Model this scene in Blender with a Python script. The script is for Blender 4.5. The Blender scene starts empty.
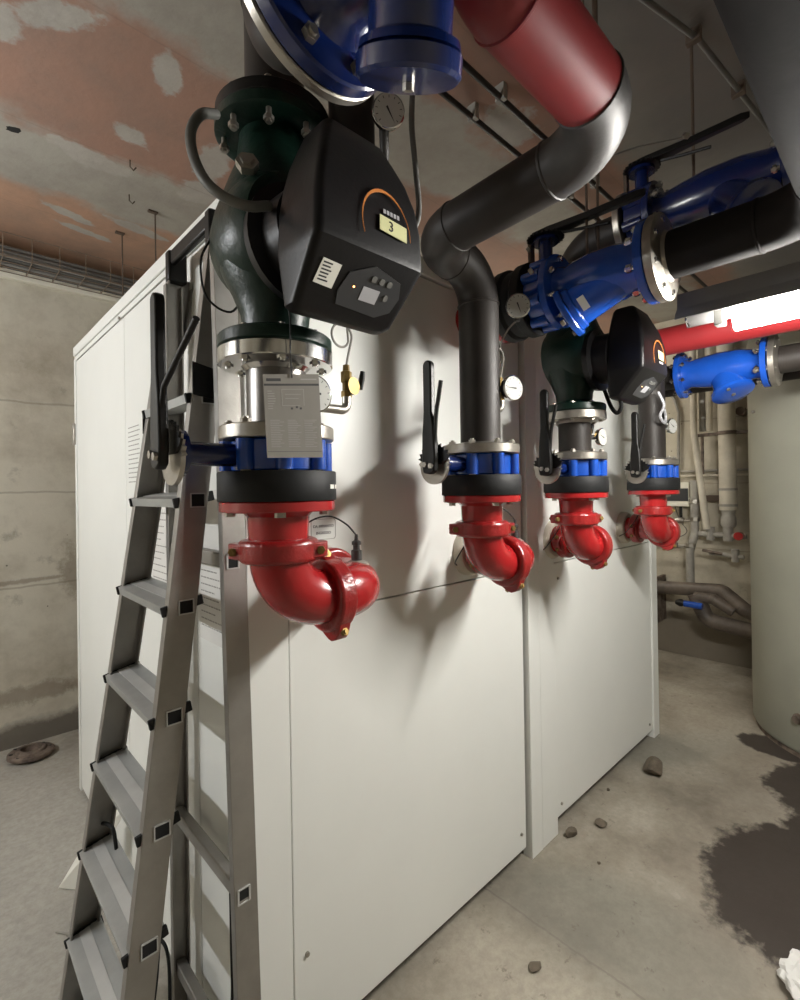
import bpy, bmesh, math, random
from mathutils import Vector, Matrix, Euler
random.seed(7)
PI = math.pi
scene = bpy.context.scene
COL = scene.collection
V = Vector

# ------------------------------------------------------------------ materials
def nt_mat(name):
    m = bpy.data.materials.new(name); m.use_nodes = True
    nt = m.node_tree
    return m, nt, nt.nodes['Principled BSDF']

def mat(name, col, rough=0.5, metal=0.0, var=0.0, vscale=8.0, bump=0.0, bscale=40.0,
        col2=None, spec=None, coat=0.0, rvar=0.0):
    m, nt, b = nt_mat(name)
    b.inputs['Base Color'].default_value = (*col, 1)
    b.inputs['Roughness'].default_value = rough
    b.inputs['Metallic'].default_value = metal
    if spec is not None: b.inputs['Specular IOR Level'].default_value = spec
    if coat: b.inputs['Coat Weight'].default_value = coat; b.inputs['Coat Roughness'].default_value = 0.12
    tc = nt.nodes.new('ShaderNodeTexCoord')
    if var or col2 or rvar:
        n = nt.nodes.new('ShaderNodeTexNoise'); n.inputs['Scale'].default_value = vscale
        n.inputs['Detail'].default_value = 6; n.inputs['Roughness'].default_value = 0.6
        nt.links.new(tc.outputs['Object'], n.inputs['Vector'])
        c2 = col2 if col2 else tuple(c*(1-var) for c in col)
        r = nt.nodes.new('ShaderNodeValToRGB')
        r.color_ramp.elements[0].position = 0.35; r.color_ramp.elements[0].color = (*c2, 1)
        r.color_ramp.elements[1].position = 0.65; r.color_ramp.elements[1].color = (*col, 1)
        nt.links.new(n.outputs['Fac'], r.inputs['Fac'])
        if var or col2: nt.links.new(r.outputs['Color'], b.inputs['Base Color'])
        if rvar:
            mr = nt.nodes.new('ShaderNodeMapRange')
            mr.inputs['To Min'].default_value = max(0.02, rough-rvar); mr.inputs['To Max'].default_value = rough+rvar
            nt.links.new(n.outputs['Fac'], mr.inputs['Value']); nt.links.new(mr.outputs[0], b.inputs['Roughness'])
    if bump:
        n2 = nt.nodes.new('ShaderNodeTexNoise'); n2.inputs['Scale'].default_value = bscale
        n2.inputs['Detail'].default_value = 5
        nt.links.new(tc.outputs['Object'], n2.inputs['Vector'])
        bp = nt.nodes.new('ShaderNodeBump'); bp.inputs['Strength'].default_value = bump
        bp.inputs['Distance'].default_value = 0.01
        nt.links.new(n2.outputs['Fac'], bp.inputs['Height']); nt.links.new(bp.outputs[0], b.inputs['Normal'])
    return m

def emis(name, col, strength):
    m, nt, b = nt_mat(name)
    b.inputs['Base Color'].default_value = (0.8, 0.8, 0.8, 1)
    b.inputs['Emission Color'].default_value = (*col, 1)
    b.inputs['Emission Strength'].default_value = strength
    return m

class NT:
    """small helper to wire math nodes"""
    def __init__(s, nt): s.nt = nt
    def n(s, t, **k):
        x = s.nt.nodes.new(t)
        for a, b in k.items(): setattr(x, a, b)
        return x
    def l(s, a, b): s.nt.links.new(a, b)
    def m(s, op, a, b=None, c=None):
        x = s.n('ShaderNodeMath', operation=op)
        for i, v in enumerate((a, b, c)):
            if v is None: continue
            if isinstance(v, (int, float)): x.inputs[i].default_value = v
            else: s.l(v, x.inputs[i])
        return x.outputs[0]
    def noise(s, vec, scale, detail=6, rough=0.55):
        x = s.n('ShaderNodeTexNoise'); x.inputs['Scale'].default_value = scale
        x.inputs['Detail'].default_value = detail; x.inputs['Roughness'].default_value = rough
        s.l(vec, x.inputs['Vector']); return x.outputs['Fac']
    def mix(s, fac, a, b):
        x = s.n('ShaderNodeMix', data_type='RGBA')
        if isinstance(fac, (int, float)): x.inputs['Factor'].default_value = fac
        else: s.l(fac, x.inputs['Factor'])
        for i, v in ((6, a), (7, b)):
            if isinstance(v, tuple): x.inputs[i].default_value = (*v, 1)
            else: s.l(v, x.inputs[i])
        return x.outputs[2]
    def ramp(s, fac, stops, interp='LINEAR'):
        x = s.n('ShaderNodeValToRGB'); cr = x.color_ramp; cr.interpolation = interp
        while len(cr.elements) > 1: cr.elements.remove(cr.elements[-1])
        cr.elements[0].position = stops[0][0]; cr.elements[0].color = (*stops[0][1], 1)
        for p, c in stops[1:]:
            e = cr.elements.new(p); e.color = (*c, 1)
        s.l(fac, x.inputs['Fac']); return x.outputs['Color']
    def ellipses(s, x, y, wob, items, soft=0.12):
        """union mask of rotated ellipses (cx, cy, rx, ry, deg) with wobbling edge"""
        out = None
        for cx, cy, rx, ry, deg in items:
            c, sn = math.cos(math.radians(deg)), math.sin(math.radians(deg))
            dx = s.m('SUBTRACT', x, cx); dy = s.m('SUBTRACT', y, cy)
            u = s.m('DIVIDE', s.m('ADD', s.m('MULTIPLY', dx, c), s.m('MULTIPLY', dy, sn)), rx)
            v = s.m('DIVIDE', s.m('SUBTRACT', s.m('MULTIPLY', dy, c), s.m('MULTIPLY', dx, sn)), ry)
            d = s.m('SQRT', s.m('ADD', s.m('MULTIPLY', u, u), s.m('MULTIPLY', v, v)))
            d = s.m('ADD', d, wob)
            mr = s.n('ShaderNodeMapRange'); mr.inputs['From Min'].default_value = 1+soft
            mr.inputs['From Max'].default_value = 1-soft; s.l(d, mr.inputs['Value'])
            out = mr.outputs[0] if out is None else s.m('MAXIMUM', out, mr.outputs[0])
        return out

def bump_from(N, b, h, strength, dist=0.01):
    bp = N.n('ShaderNodeBump'); bp.inputs['Strength'].default_value = strength; bp.inputs['Distance'].default_value = dist
    N.l(h, bp.inputs['Height']); N.l(bp.outputs[0], b.inputs['Normal'])

def ceiling_mat():
    m, nt, b = nt_mat('patched_plaster_ceiling'); N = NT(nt)
    tc = N.n('ShaderNodeTexCoord').outputs['Object']
    sp = N.n('ShaderNodeSeparateXYZ'); N.l(tc, sp.inputs[0]); X, Y = sp.outputs[0], sp.outputs[1]
    w1 = N.noise(tc, 2.2, 5, 0.6); w2 = N.noise(tc, 9, 6, 0.6)
    wob = N.m('ADD', N.m('MULTIPLY', N.m('SUBTRACT', w1, 0.5), 0.55), N.m('MULTIPLY', N.m('SUBTRACT', w2, 0.5), 0.14))
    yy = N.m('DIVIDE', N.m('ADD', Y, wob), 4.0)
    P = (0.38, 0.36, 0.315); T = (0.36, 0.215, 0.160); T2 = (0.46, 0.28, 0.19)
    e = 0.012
    D = (0.16, 0.15, 0.14)  # plaster on the aisle side darkened in colour to stand for dim light
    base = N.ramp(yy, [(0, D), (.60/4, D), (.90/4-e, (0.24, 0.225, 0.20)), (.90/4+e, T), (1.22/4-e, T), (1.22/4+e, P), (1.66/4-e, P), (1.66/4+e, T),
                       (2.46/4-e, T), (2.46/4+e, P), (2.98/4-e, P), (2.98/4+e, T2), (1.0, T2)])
    wob2 = N.m('MULTIPLY', N.m('SUBTRACT', N.noise(tc, 9, 6, .65), 0.5), 2.2)
    patches = N.ellipses(X, Y, wob2, [(.63, 1.83, .10, .045, 70), (.62, 2.25, .07, .05, 30), (.30, 1.84, .12, .05, -40), (.17, 1.98, .06, .08, 0),
        (.55, 2.52, .16, .06, 10), (.55, 3.10, .12, .035, 20), (.66, 3.25, .16, .03, 10), (.85, 3.02, .16, .04, 10), (.95, 2.2, .16, .07, 80), (1.0, 2.45, .1, .1, 0),
        (1.75, 1.15, .12, .09, 0), (2.4, 2.1, .3, .1, 10), (1.5, 2.3, .3, .12, 0), (3.2, 1.5, .35, .1, 0), (3.6, 1.3, .2, .25, 0)], 0.14)
    col = N.mix(patches, base, (0.44, 0.415, 0.375))
    mott = N.noise(tc, 3.2, 8, 0.7)
    col = N.mix(N.m('MULTIPLY', N.ramp(mott, [(0.42, (0, 0, 0)), (0.62, (1, 1, 1))]), 0.35), col, (0.20, 0.17, 0.145))
    seam = N.m('LESS_THAN', N.m('ABSOLUTE', N.m('SUBTRACT', N.m('MODULO', N.m('ADD', Y, .02), .72), .30)), .0035)
    col = N.mix(N.m('MULTIPLY', seam, 0.2), col, (0.16, 0.13, 0.11))
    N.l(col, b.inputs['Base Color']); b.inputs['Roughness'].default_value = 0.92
    bump_from(N, b, N.noise(tc, 14, 6, .6), 0.35)
    return m

def concrete_wall(name, base, dark, dirt_h=0.30, dirt=(0.10, 0.085, 0.07), stains=()):
    m, nt, b = nt_mat(name); N = NT(nt)
    tc = N.n('ShaderNodeTexCoord').outputs['Object']
    sp = N.n('ShaderNodeSeparateXYZ'); N.l(tc, sp.inputs[0]); Z = sp.outputs[2]
    c = N.ramp(N.noise(tc, 1.6, 9, 0.68), [(0.36, dark), (0.54, base), (0.75, tuple(min(1, x*1.12) for x in base))])
    blot = N.ramp(N.noise(tc, 4.5, 7, 0.7), [(0.60, (0, 0, 0)), (0.70, (1, 1, 1))])
    c = N.mix(N.m('MULTIPLY', blot, 0.55), c, tuple(x*0.55 for x in dark))
    # casting joint lines of the concrete pour
    jn = N.m('ADD', Z, N.m('MULTIPLY', N.noise(tc, 3, 4), 0.05))
    for h in (0.98, 1.55, 2.1):
        j = N.m('LESS_THAN', N.m('ABSOLUTE', N.m('SUBTRACT', jn, h)), 0.006)
        c = N.mix(N.m('MULTIPLY', j, 0.45), c, tuple(x*.55 for x in dark))
    # damp dirty foot of the wall
    zz = N.m('ADD', Z, N.m('MULTIPLY', N.m('SUBTRACT', N.noise(tc, 5, 7, .7), .5), 0.55*dirt_h*2))
    mr = N.n('ShaderNodeMapRange'); mr.inputs['From Min'].default_value = dirt_h*1.15; mr.inputs['From Max'].default_value = dirt_h*0.75
    N.l(zz, mr.inputs['Value'])
    c = N.mix(N.m('MULTIPLY', mr.outputs[0], 0.85), c, dirt)
    if stains:
        wb_ = N.m('MULTIPLY', N.m('SUBTRACT', N.noise(tc, 14, 8, .75), .5), 3.0)
        sm = N.ellipses(sp.outputs[0], Z, wb_, stains, 0.35)
        c = N.mix(N.m('MULTIPLY', sm, 0.6), c, (0.20, 0.155, 0.11))
    pits = N.n('ShaderNodeTexVoronoi'); pits.inputs['Scale'].default_value = 7.0; N.l(tc, pits.inputs['Vector'])
    pit = N.m('LESS_THAN', pits.outputs['Distance'], 0.035)
    c = N.mix(N.m('MULTIPLY', pit, 0.8), c, (0.08, 0.07, 0.06))
    N.l(c, b.inputs['Base Color']); b.inputs['Roughness'].default_value = 0.93
    bump_from(N, b, N.noise(tc, 10, 8, .65), 0.4)
    return m

def floor_mat():
    m, nt, b = nt_mat('stained_concrete_floor'); N = NT(nt)
    tc = N.n('ShaderNodeTexCoord').outputs['Object']
    sp = N.n('ShaderNodeSeparateXYZ'); N.l(tc, sp.inputs[0]); X, Y = sp.outputs[0], sp.outputs[1]
    base = N.ramp(N.noise(tc, 1.8, 9, .65), [(0.34, (0.17, 0.145, 0.112)), (0.48, (0.28, 0.25, 0.197)), (0.66, (0.40, 0.365, 0.30))])
    wob = N.m('ADD', N.m('MULTIPLY', N.m('SUBTRACT', N.noise(tc, 5, 7, .65), .5), 1.1), N.m('MULTIPLY', N.m('SUBTRACT', N.noise(tc, 22, 5, .6), .5), .7))
    # grey screed patch in the middle of the aisle
    gp = N.ellipses(X, Y, N.m('MULTIPLY', wob, .5), [(1.68, .72, .24, .42, 12), (3.1, .98, .45, .16, -30)], 0.25)
    base = N.mix(N.m('MULTIPLY', gp, .6), base, (0.215, 0.21, 0.175))
    line = N.m('LESS_THAN', N.m('ABSOLUTE', N.m('ADD', N.m('SUBTRACT', X, 1.50), N.m('MULTIPLY', wob, .02))), .004)
    base = N.mix(N.m('MULTIPLY', line, .5), base, (0.14, 0.12, 0.10))
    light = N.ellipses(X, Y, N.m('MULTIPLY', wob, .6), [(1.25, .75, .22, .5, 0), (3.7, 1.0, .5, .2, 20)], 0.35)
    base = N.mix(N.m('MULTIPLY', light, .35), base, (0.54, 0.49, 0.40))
    specks = N.ramp(N.noise(tc, 16, 4, .75), [(0.61, (0, 0, 0)), (0.68, (1, 1, 1))])
    base = N.mix(N.m('MULTIPLY', specks, .55), base, (0.14, 0.115, 0.09))
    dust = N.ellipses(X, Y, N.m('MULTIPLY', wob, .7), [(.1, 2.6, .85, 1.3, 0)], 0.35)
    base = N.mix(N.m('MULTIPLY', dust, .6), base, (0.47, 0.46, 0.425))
    grit = N.ramp(N.noise(tc, 34, 6, .75), [(0.40, (0, 0, 0)), (0.62, (1, 1, 1))])
    base = N.mix(N.m('MULTIPLY', grit, .28), base, (0.16, 0.14, 0.11))
    # wet dark stain beside the tank
    wet = N.ellipses(X, Y, N.m('MULTIPLY', wob, .55), [(2.33, .20, .46, .42, -10), (3.15, .18, .42, .36, -15), (2.75, .1, .4, .33, 0), (3.5, .55, .14, .2, 0)], 0.06)
    halo = N.ellipses(X, Y, N.m('MULTIPLY', wob, .6), [(2.25, .2, .62, .46, -10), (3.2, .3, .6, .42, -15)], 0.3)
    base = N.mix(N.m('MULTIPLY', halo, .35), base, (0.20, 0.165, 0.13))
    base = N.mix(N.m('MULTIPLY', wet, .92), base, (0.026, 0.018, 0.015))
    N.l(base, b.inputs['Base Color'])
    rg = N.m('SUBTRACT', 0.88, N.m('MULTIPLY', wet, 0.25)); N.l(rg, b.inputs['Roughness'])
    bump_from(N, b, N.noise(tc, 12, 8, .65), 0.3)
    return m

M = {}
M['cab'] = mat('cabinet_white_enamel', (0.79, 0.80, 0.765), 0.42, var=0.03, vscale=3, bump=0.02, bscale=60)
M['gap'] = mat('dark_gap', (0.05, 0.05, 0.05), 0.8)
M['red'] = mat('red_gloss_paint', (0.35, 0.012, 0.014), 0.26, var=0.12, vscale=12, bump=0.10, bscale=35, coat=0.4)
M['redc'] = mat('red_cast_coupling_paint', (0.30, 0.014, 0.014), 0.30, var=0.2, vscale=30, bump=0.35, bscale=60, coat=0.3)
M['redpipe'] = mat('red_primer_pipe', (0.27, 0.017, 0.020), 0.45, var=0.2, vscale=6)
M['blue'] = mat('blue_gloss_paint', (0.008, 0.070, 0.40), 0.25, var=0.15, vscale=10, bump=0.08, bscale=50, coat=0.4)
M['navy'] = mat('navy_gloss_paint', (0.004, 0.015, 0.095), 0.24, var=0.15, vscale=9, bump=0.12, bscale=30, coat=0.5)
M['green'] = mat('dark_green_pump_paint', (0.0045, 0.021, 0.014), 0.36, spec=0.35, var=0.2, vscale=9, bump=0.15, bscale=60)
M['steel'] = mat('black_steel_pipe', (0.032, 0.027, 0.023), 0.52, 0.12, spec=0.35, col2=(0.022, 0.018, 0.016), vscale=7, bump=0.08, bscale=30)
M['elbow'] = mat('bare_steel_elbow', (0.065, 0.062, 0.060), 0.50, 0.35, col2=(0.05, 0.046, 0.044), vscale=9, bump=0.06, bscale=50)
M['blackpipe'] = mat('matt_black_painted_pipe', (0.016, 0.015, 0.015), 0.8, 0.0, spec=0.05, col2=(0.022, 0.020, 0.019), vscale=5, bump=0.06, bscale=30)
M['brownpipe'] = mat('dark_brown_pipe_paint', (0.15, 0.120, 0.095), 0.5, col2=(0.06, 0.048, 0.040), vscale=6)
M['zinc'] = mat('zinc_plated_steel', (0.46, 0.43, 0.38), 0.34, 0.85, var=0.3, vscale=14, bump=0.06, bscale=60)
M['chrome'] = mat('bright_chrome', (0.75, 0.75, 0.74), 0.14, 1.0)
M['stain'] = mat('stainless_spool', (0.20, 0.19, 0.18), 0.30, 0.9, var=0.25, vscale=6)
M['alu'] = mat('worn_aluminium', (0.36, 0.345, 0.32), 0.40, 0.70, var=0.22, vscale=6, bump=0.05, bscale=70, rvar=0.08)
M['alustep'] = mat('step_tread_aluminium', (0.42, 0.43, 0.42), 0.50, 0.5, var=0.15, vscale=10)
M['alulight'] = mat('bright_tread_strip', (0.58, 0.585, 0.57), 0.45, 0.4, var=0.1, vscale=12)
M['rubber'] = mat('black_rubber', (0.010, 0.0105, 0.011), 0.6, spec=0.3, bump=0.05)
M['plastic'] = mat('black_pump_plastic', (0.008, 0.0075, 0.008), 0.40, spec=0.28, bump=0.04, bscale=120)
M['panelgrey'] = mat('grey_control_panel', (0.040, 0.041, 0.044), 0.30)
M['blackpaint'] = mat('black_lever_paint', (0.009, 0.0085, 0.008), 0.40, spec=0.3, bump=0.05, var=0.3, vscale=20)
M['brass'] = mat('brass', (0.34, 0.23, 0.08), 0.5, 0.7, var=0.3, vscale=30)
M['label'] = mat('white_label', (0.78, 0.77, 0.70), 0.6)
M['paper'] = mat('white_paper', (0.70, 0.69, 0.66), 0.8, var=0.05, vscale=4)
M['backlit_paper'] = mat('leaflet_paper', (0.21, 0.195, 0.17), 0.8, var=0.05, vscale=20)  # leaflet hangs backlit; its shade is put into the paper colour
M['ink'] = mat('black_ink', (0.03, 0.03, 0.03), 0.7)
M['greyink'] = mat('faint_grey_print', (0.30, 0.29, 0.27), 0.8)
M['lime'] = mat('pale_yellow_sticker', (0.62, 0.62, 0.33), 0.5)
M['orange'] = mat('orange_print', (0.55, 0.20, 0.05), 0.4)
M['lcd'] = mat('grey_screen', (0.42, 0.42, 0.44), 0.3)
M['led'] = emis('orange_led', (1.0, 0.35, 0.08), 6.0)
M['dial'] = mat('white_dial', (0.50, 0.50, 0.47), 0.7)
M['conduit'] = mat('grey_flexible_conduit', (0.13, 0.13, 0.12), 0.55)
M['insul'] = mat('white_pipe_insulation', (0.62, 0.57, 0.47), 0.75, var=0.22, vscale=6, bump=0.2, bscale=25)
M['galv'] = mat('grey_painted_pipe', (0.36, 0.34, 0.30), 0.6, var=0.3, vscale=9)
M['tank'] = mat('tank_jacket', (0.335, 0.335, 0.275), 0.55, var=0.10, vscale=2.5, bump=0.12, bscale=5)
M['rust'] = mat('rusty_iron', (0.22, 0.17, 0.135), 0.75, 0.1, col2=(0.07, 0.052, 0.042), vscale=18, bump=0.08, bscale=50)
M['rock'] = mat('brown_rubble', (0.16, 0.13, 0.095), 0.95, var=0.4, vscale=25, bump=0.6, bscale=40)
M['cable'] = mat('grey_cable', (0.13, 0.125, 0.115), 0.6, var=0.25, vscale=5)
M['cable2'] = mat('pale_grey_cable', (0.26, 0.25, 0.23), 0.6)
M['tray'] = mat('galvanised_wire', (0.26, 0.20, 0.15), 0.5, 0.5)
M['silicone'] = mat('grey_sealant', (0.22, 0.20, 0.17), 0.7, bump=0.3)
M['lamphouse'] = mat('grey_lamp_housing', (0.20, 0.195, 0.19), 0.45, 0.2)
M['tube'] = emis('lit_tube', (1.0, 0.975, 0.92), 210.0)
M['tube_left'] = emis('lit_tube_cool', (0.96, 0.98, 1.0), 175.0)
M['tube_back'] = emis('lit_tube_back', (1.0, 0.94, 0.83), 90.0)
M['mouth'] = mat('dark_hole', (0.01, 0.01, 0.01), 0.95)
M['brown'] = mat('brown_bracket', (0.10, 0.07, 0.05), 0.7)
M['white_plastic'] = mat('cream_plastic', (0.78, 0.75, 0.64), 0.5)

# ------------------------------------------------------------------ mesh builder
def basis(d):
    d = V(d).normalized()
    a = V((0, 0, 1)) if abs(d.z) < 0.9 else V((1, 0, 0))
    u = d.cross(a).normalized(); w = d.cross(u).normalized()
    return u, w, d

class MB:
    def __init__(s): s.v = []; s.f = []
    def add(s, vs, fs):
        o = len(s.v); s.v += [V(x) for x in vs]; s.f += [tuple(i+o for i in f) for f in fs]; return s
    def box(s, c, size, R=None):
        c = V(c); hx, hy, hz = (x/2 for x in size)
        vs = [V((x, y, z)) for x in (-hx, hx) for y in (-hy, hy) for z in (-hz, hz)]
        if R is not None: vs = [R @ x for x in vs]
        return s.add([c+x for x in vs], [(0, 1, 3, 2), (4, 6, 7, 5), (0, 4, 5, 1), (2, 3, 7, 6), (0, 2, 6, 4), (1, 5, 7, 3)])
    def bb(s, x0, x1, y0, y1, z0, z1): return s.box(((x0+x1)/2, (y0+y1)/2, (z0+z1)/2), (x1-x0, y1-y0, z1-z0))
    def lathe(s, o, d, prof, n=32, closed=False):
        """prof: (t along axis, radius); ends are capped unless radius is 0 or closed profile loop"""
        u, w, d = basis(d); o = V(o); rings = []; vs = []; fs = []
        for t, r in prof:
            if r < 1e-6: rings.append([len(vs)]); vs.append(o+d*t)
            else:
                rings.append(list(range(len(vs), len(vs)+n)))
                vs += [o+d*t+(u*math.cos(2*PI*k/n)+w*math.sin(2*PI*k/n))*r for k in range(n)]
        pairs = list(zip(rings, rings[1:]))
        if closed: pairs.append((rings[-1], rings[0]))
        for a, b in pairs:
            for k in range(n):
                k2 = (k+1) % n
                if len(a) == 1 and len(b) == 1: continue
                if len(a) == 1: fs.append((a[0], b[k2], b[k]))
                elif len(b) == 1: fs.append((a[k], a[k2], b[0]))
                else: fs.append((a[k], a[k2], b[k2], b[k]))
        if not closed:
            if len(rings[0]) > 1: fs.append(tuple(reversed(rings[0])))
            if len(rings[-1]) > 1: fs.append(tuple(rings[-1]))
        return s.add(vs, fs)
    def cyl(s, p0, p1, r0, r1=None, n=24):
        p0, p1 = V(p0), V(p1); d = p1-p0
        return s.lathe(p0, d, [(0, r0), (d.length, r0 if r1 is None else r1)], n)
    def tube(s, pts, r, n=12, cap=True, ripple=0.0):
        pts = [V(p) for p in pts]; N_ = len(pts); rs = r if isinstance(r, (list, tuple)) else [r]*N_
        u = None; vs = []; fs = []
        for i, p in enumerate(pts):
            t = (pts[min(i+1, N_-1)]-pts[max(i-1, 0)]).normalized()
            if u is None: u = basis(t)[0]
            else:
                u = (u-t*u.dot(t))
                u = u.normalized() if u.length > 1e-6 else basis(t)[0]
            w = t.cross(u); rr = rs[i]*(1+(ripple if i % 2 else 0))
            vs += [p+(u*math.cos(2*PI*k/n)+w*math.sin(2*PI*k/n))*rr for k in range(n)]
        for i in range(N_-1):
            for k in range(n):
                k2 = (k+1) % n
                fs.append((i*n+k, i*n+k2, (i+1)*n+k2, (i+1)*n+k))
        if cap: fs.append(tuple(reversed(range(n)))); fs.append(tuple(range((N_-1)*n, N_*n)))
        return s.add(vs, fs)
    def prism(s, poly, o, ux, uy, uz, t):
        """2D polygon extruded by t along uz"""
        o, ux, uy, uz = V(o), V(ux), V(uy), V(uz); n = len(poly)
        a = [o+ux*x+uy*y for x, y in poly]; b = [p+uz*t for p in a]
        fs = [tuple(reversed(range(n))), tuple(range(n, 2*n))]
        fs += [(i, (i+1) % n, n+(i+1) % n, n+i) for i in range(n)]
        return s.add(a+b, fs)
    def loft(s, rings, cap=True):
        n = len(rings[0]); vs = []; fs = []
        for r in rings: vs += r
        for i in range(len(rings)-1):
            for k in range(n):
                k2 = (k+1) % n; fs.append((i*n+k, i*n+k2, (i+1)*n+k2, (i+1)*n+k))
        if cap: fs.append(tuple(reversed(range(n)))); fs.append(tuple(range((len(rings)-1)*n, len(rings)*n)))
        return s.add(vs, fs)

ORG = {}
def origin(o):
    return ORG.get(o.name, V((0, 0, 0))) if o else V((0, 0, 0))

def obj(name, mb, material, parent=None, bevel=0.0, angle=38, seg=2, smooth=True):
    """vertices in mb are world coordinates; parts store them relative to their parent"""
    me = bpy.data.meshes.new(name); o0 = origin(parent)
    me.from_pydata([tuple(v-o0) for v in mb.v], [], mb.f)
    bm = bmesh.new(); bm.from_mesh(me); bmesh.ops.recalc_face_normals(bm, faces=bm.faces); bm.to_mesh(me); bm.free()
    me.materials.append(M[material] if isinstance(material, str) else material)
    if smooth:
        me.polygons.foreach_set('use_smooth', [True]*len(me.polygons))
        me.set_sharp_from_angle(angle=math.radians(angle))
    o = bpy.data.objects.new(name, me); COL.objects.link(o)
    if parent: o.parent = parent; ORG[o.name] = o0
    if bevel:
        md = o.modifiers.new('bevel', 'BEVEL'); md.width = bevel; md.segments = seg; md.limit_method = 'ANGLE'
    return o

def tag(o, label, cat, group=None, kind=None):
    o['label'] = label; o['category'] = cat
    if group: o['group'] = group
    if kind: o['kind'] = kind
    return o

def thing(name, label, cat, loc, group=None):
    o = bpy.data.objects.new(name, None); COL.objects.link(o)
    o.empty_display_size = 0.05; o.location = loc; ORG[o.name] = V(loc)
    return tag(o, label, cat, group)

def struct(name, mb, material, **k):
    o = obj(name, mb, material, **k); o['kind'] = 'structure'; return o

def copy_tree(root, label, delta, group=None):
    def rec(o, par):
        c = o.copy(); COL.objects.link(c)
        if par: c.parent = par
        for ch in [x for x in COL.objects if x.parent == o and not x.get('_c')]: rec(ch, c)
        return c
    r = rec(root, None); r.location = root.location+V(delta); r['label'] = label
    if group: r['group'] = group
    return r

def text_obj(name, body, size, o, ux, uy, material, parent, depth=0.0004):
    cu = bpy.data.curves.new('t', 'FONT'); cu.body = body; cu.size = size; cu.align_x = 'CENTER'; cu.align_y = 'CENTER'
    cu.extrude = depth
    t = bpy.data.objects.new('t', cu); COL.objects.link(t)
    bpy.context.view_layer.update()
    me = bpy.data.meshes.new_from_object(t.evaluated_get(bpy.context.evaluated_depsgraph_get()))
    bpy.data.objects.remove(t)
    ux = V(ux).normalized(); uy = V(uy).normalized(); uz = ux.cross(uy)
    o0 = origin(parent)
    for v in me.vertices: v.co = V(o)+ux*v.co.x+uy*v.co.y+uz*v.co.z-o0
    me.materials.append(M[material]); me.name = name
    ob = bpy.data.objects.new(name, me); COL.objects.link(ob); ob.parent = parent; ORG[ob.name] = o0
    return ob

def arc_join(pts, R, seg=14):
    """split a polyline into straight runs and rounded elbows: [('s',[a,b]),('e',[...])...]"""
    pts = [V(p) for p in pts]; out = []; cur = pts[0]
    for i in range(1, len(pts)-1):
        p = pts[i]; r = R[i-1] if isinstance(R, (list, tuple)) else R
        a = (p-pts[i-1]).normalized(); b = (pts[i+1]-p).normalized()
        ang = a.angle(b); tl = r*math.tan(ang/2)
        s0 = p-a*tl; s1 = p+b*tl
        if (s0-cur).length > 1e-4: out.append(('s', [cur, s0]))
        cen = s0+(b-a*a.dot(b)).normalized()*r
        u = (s0-cen).normalized(); arc = []
        for k in range(seg+1):
            t = ang*k/seg; arc.append(cen+u*r*math.cos(t)+a*r*math.sin(t))
        out.append(('e', arc)); cur = s1
    if (pts[-1]-cur).length > 1e-4: out.append(('s', [cur, pts[-1]]))
    return out

def smooth_path(pts, n=8):
    """Catmull-Rom"""
    pts = [V(p) for p in pts]; P_ = [pts[0]*2-pts[1]]+pts+[pts[-1]*2-pts[-2]]; out = []
    for i in range(1, len(P_)-2):
        a, b, c, d = P_[i-1:i+3]
        for k in range(n):
            t = k/n
            out.append(0.5*((2*b)+(c-a)*t+(2*a-5*b+4*c-d)*t*t+(3*b-a-3*c+d)*t**3))
    out.append(pts[-1]); return out

def pipe_run(name, label, pts, R, r, mats, group=None, cat='pipe', welds=True, parts=None, flange_start=None):
    t = thing(name, label, cat, pts[0], group)
    segs = arc_join(pts, R)
    for i, (k, p) in enumerate(segs):
        m = mats[i] if isinstance(mats, (list, tuple)) else mats
        mb = MB().tube(p, r, 32)
        if k == 'e' and welds:
            for q, d in ((p[0], p[1]-p[0]), (p[-1], p[-1]-p[-2])):
                mb.lathe(q-d.normalized()*.004, d, [(0, r), (.002, r+.0025), (.006, r+.0025), (.008, r)], 28)
        obj('elbow' if k == 'e' else 'straight_pipe', mb, m, t)
    return t

# ------------------------------------------------------------------ camera
F, YAW, PITCH, ROLL, CAMH, CY = 494.0, 46.4, 0.2, 0.9, 1.5, 489.0
y_, p_, r_ = map(math.radians, (YAW, PITCH, ROLL))
fw = V((math.cos(y_)*math.cos(p_), math.sin(y_)*math.cos(p_), math.sin(p_)))
rt = V((math.sin(y_), -math.cos(y_), 0)); up = rt.cross(fw)
rt2 = rt*math.cos(r_)-up*math.sin(r_); up2 = rt*math.sin(r_)+up*math.cos(r_)
cam = bpy.data.cameras.new('camera'); co = bpy.data.objects.new('camera', cam); COL.objects.link(co)
co.matrix_world = Matrix(((rt2.x, up2.x, -fw.x, 0), (rt2.y, up2.y, -fw.y, 0), (rt2.z, up2.z, -fw.z, CAMH), (0, 0, 0, 1)))
cam.sensor_fit = 'AUTO'; cam.sensor_width = 36; cam.lens = F/1000*36; cam.shift_y = -(500-CY)/1000
cam.clip_start = 0.02
scene.camera = co

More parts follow.
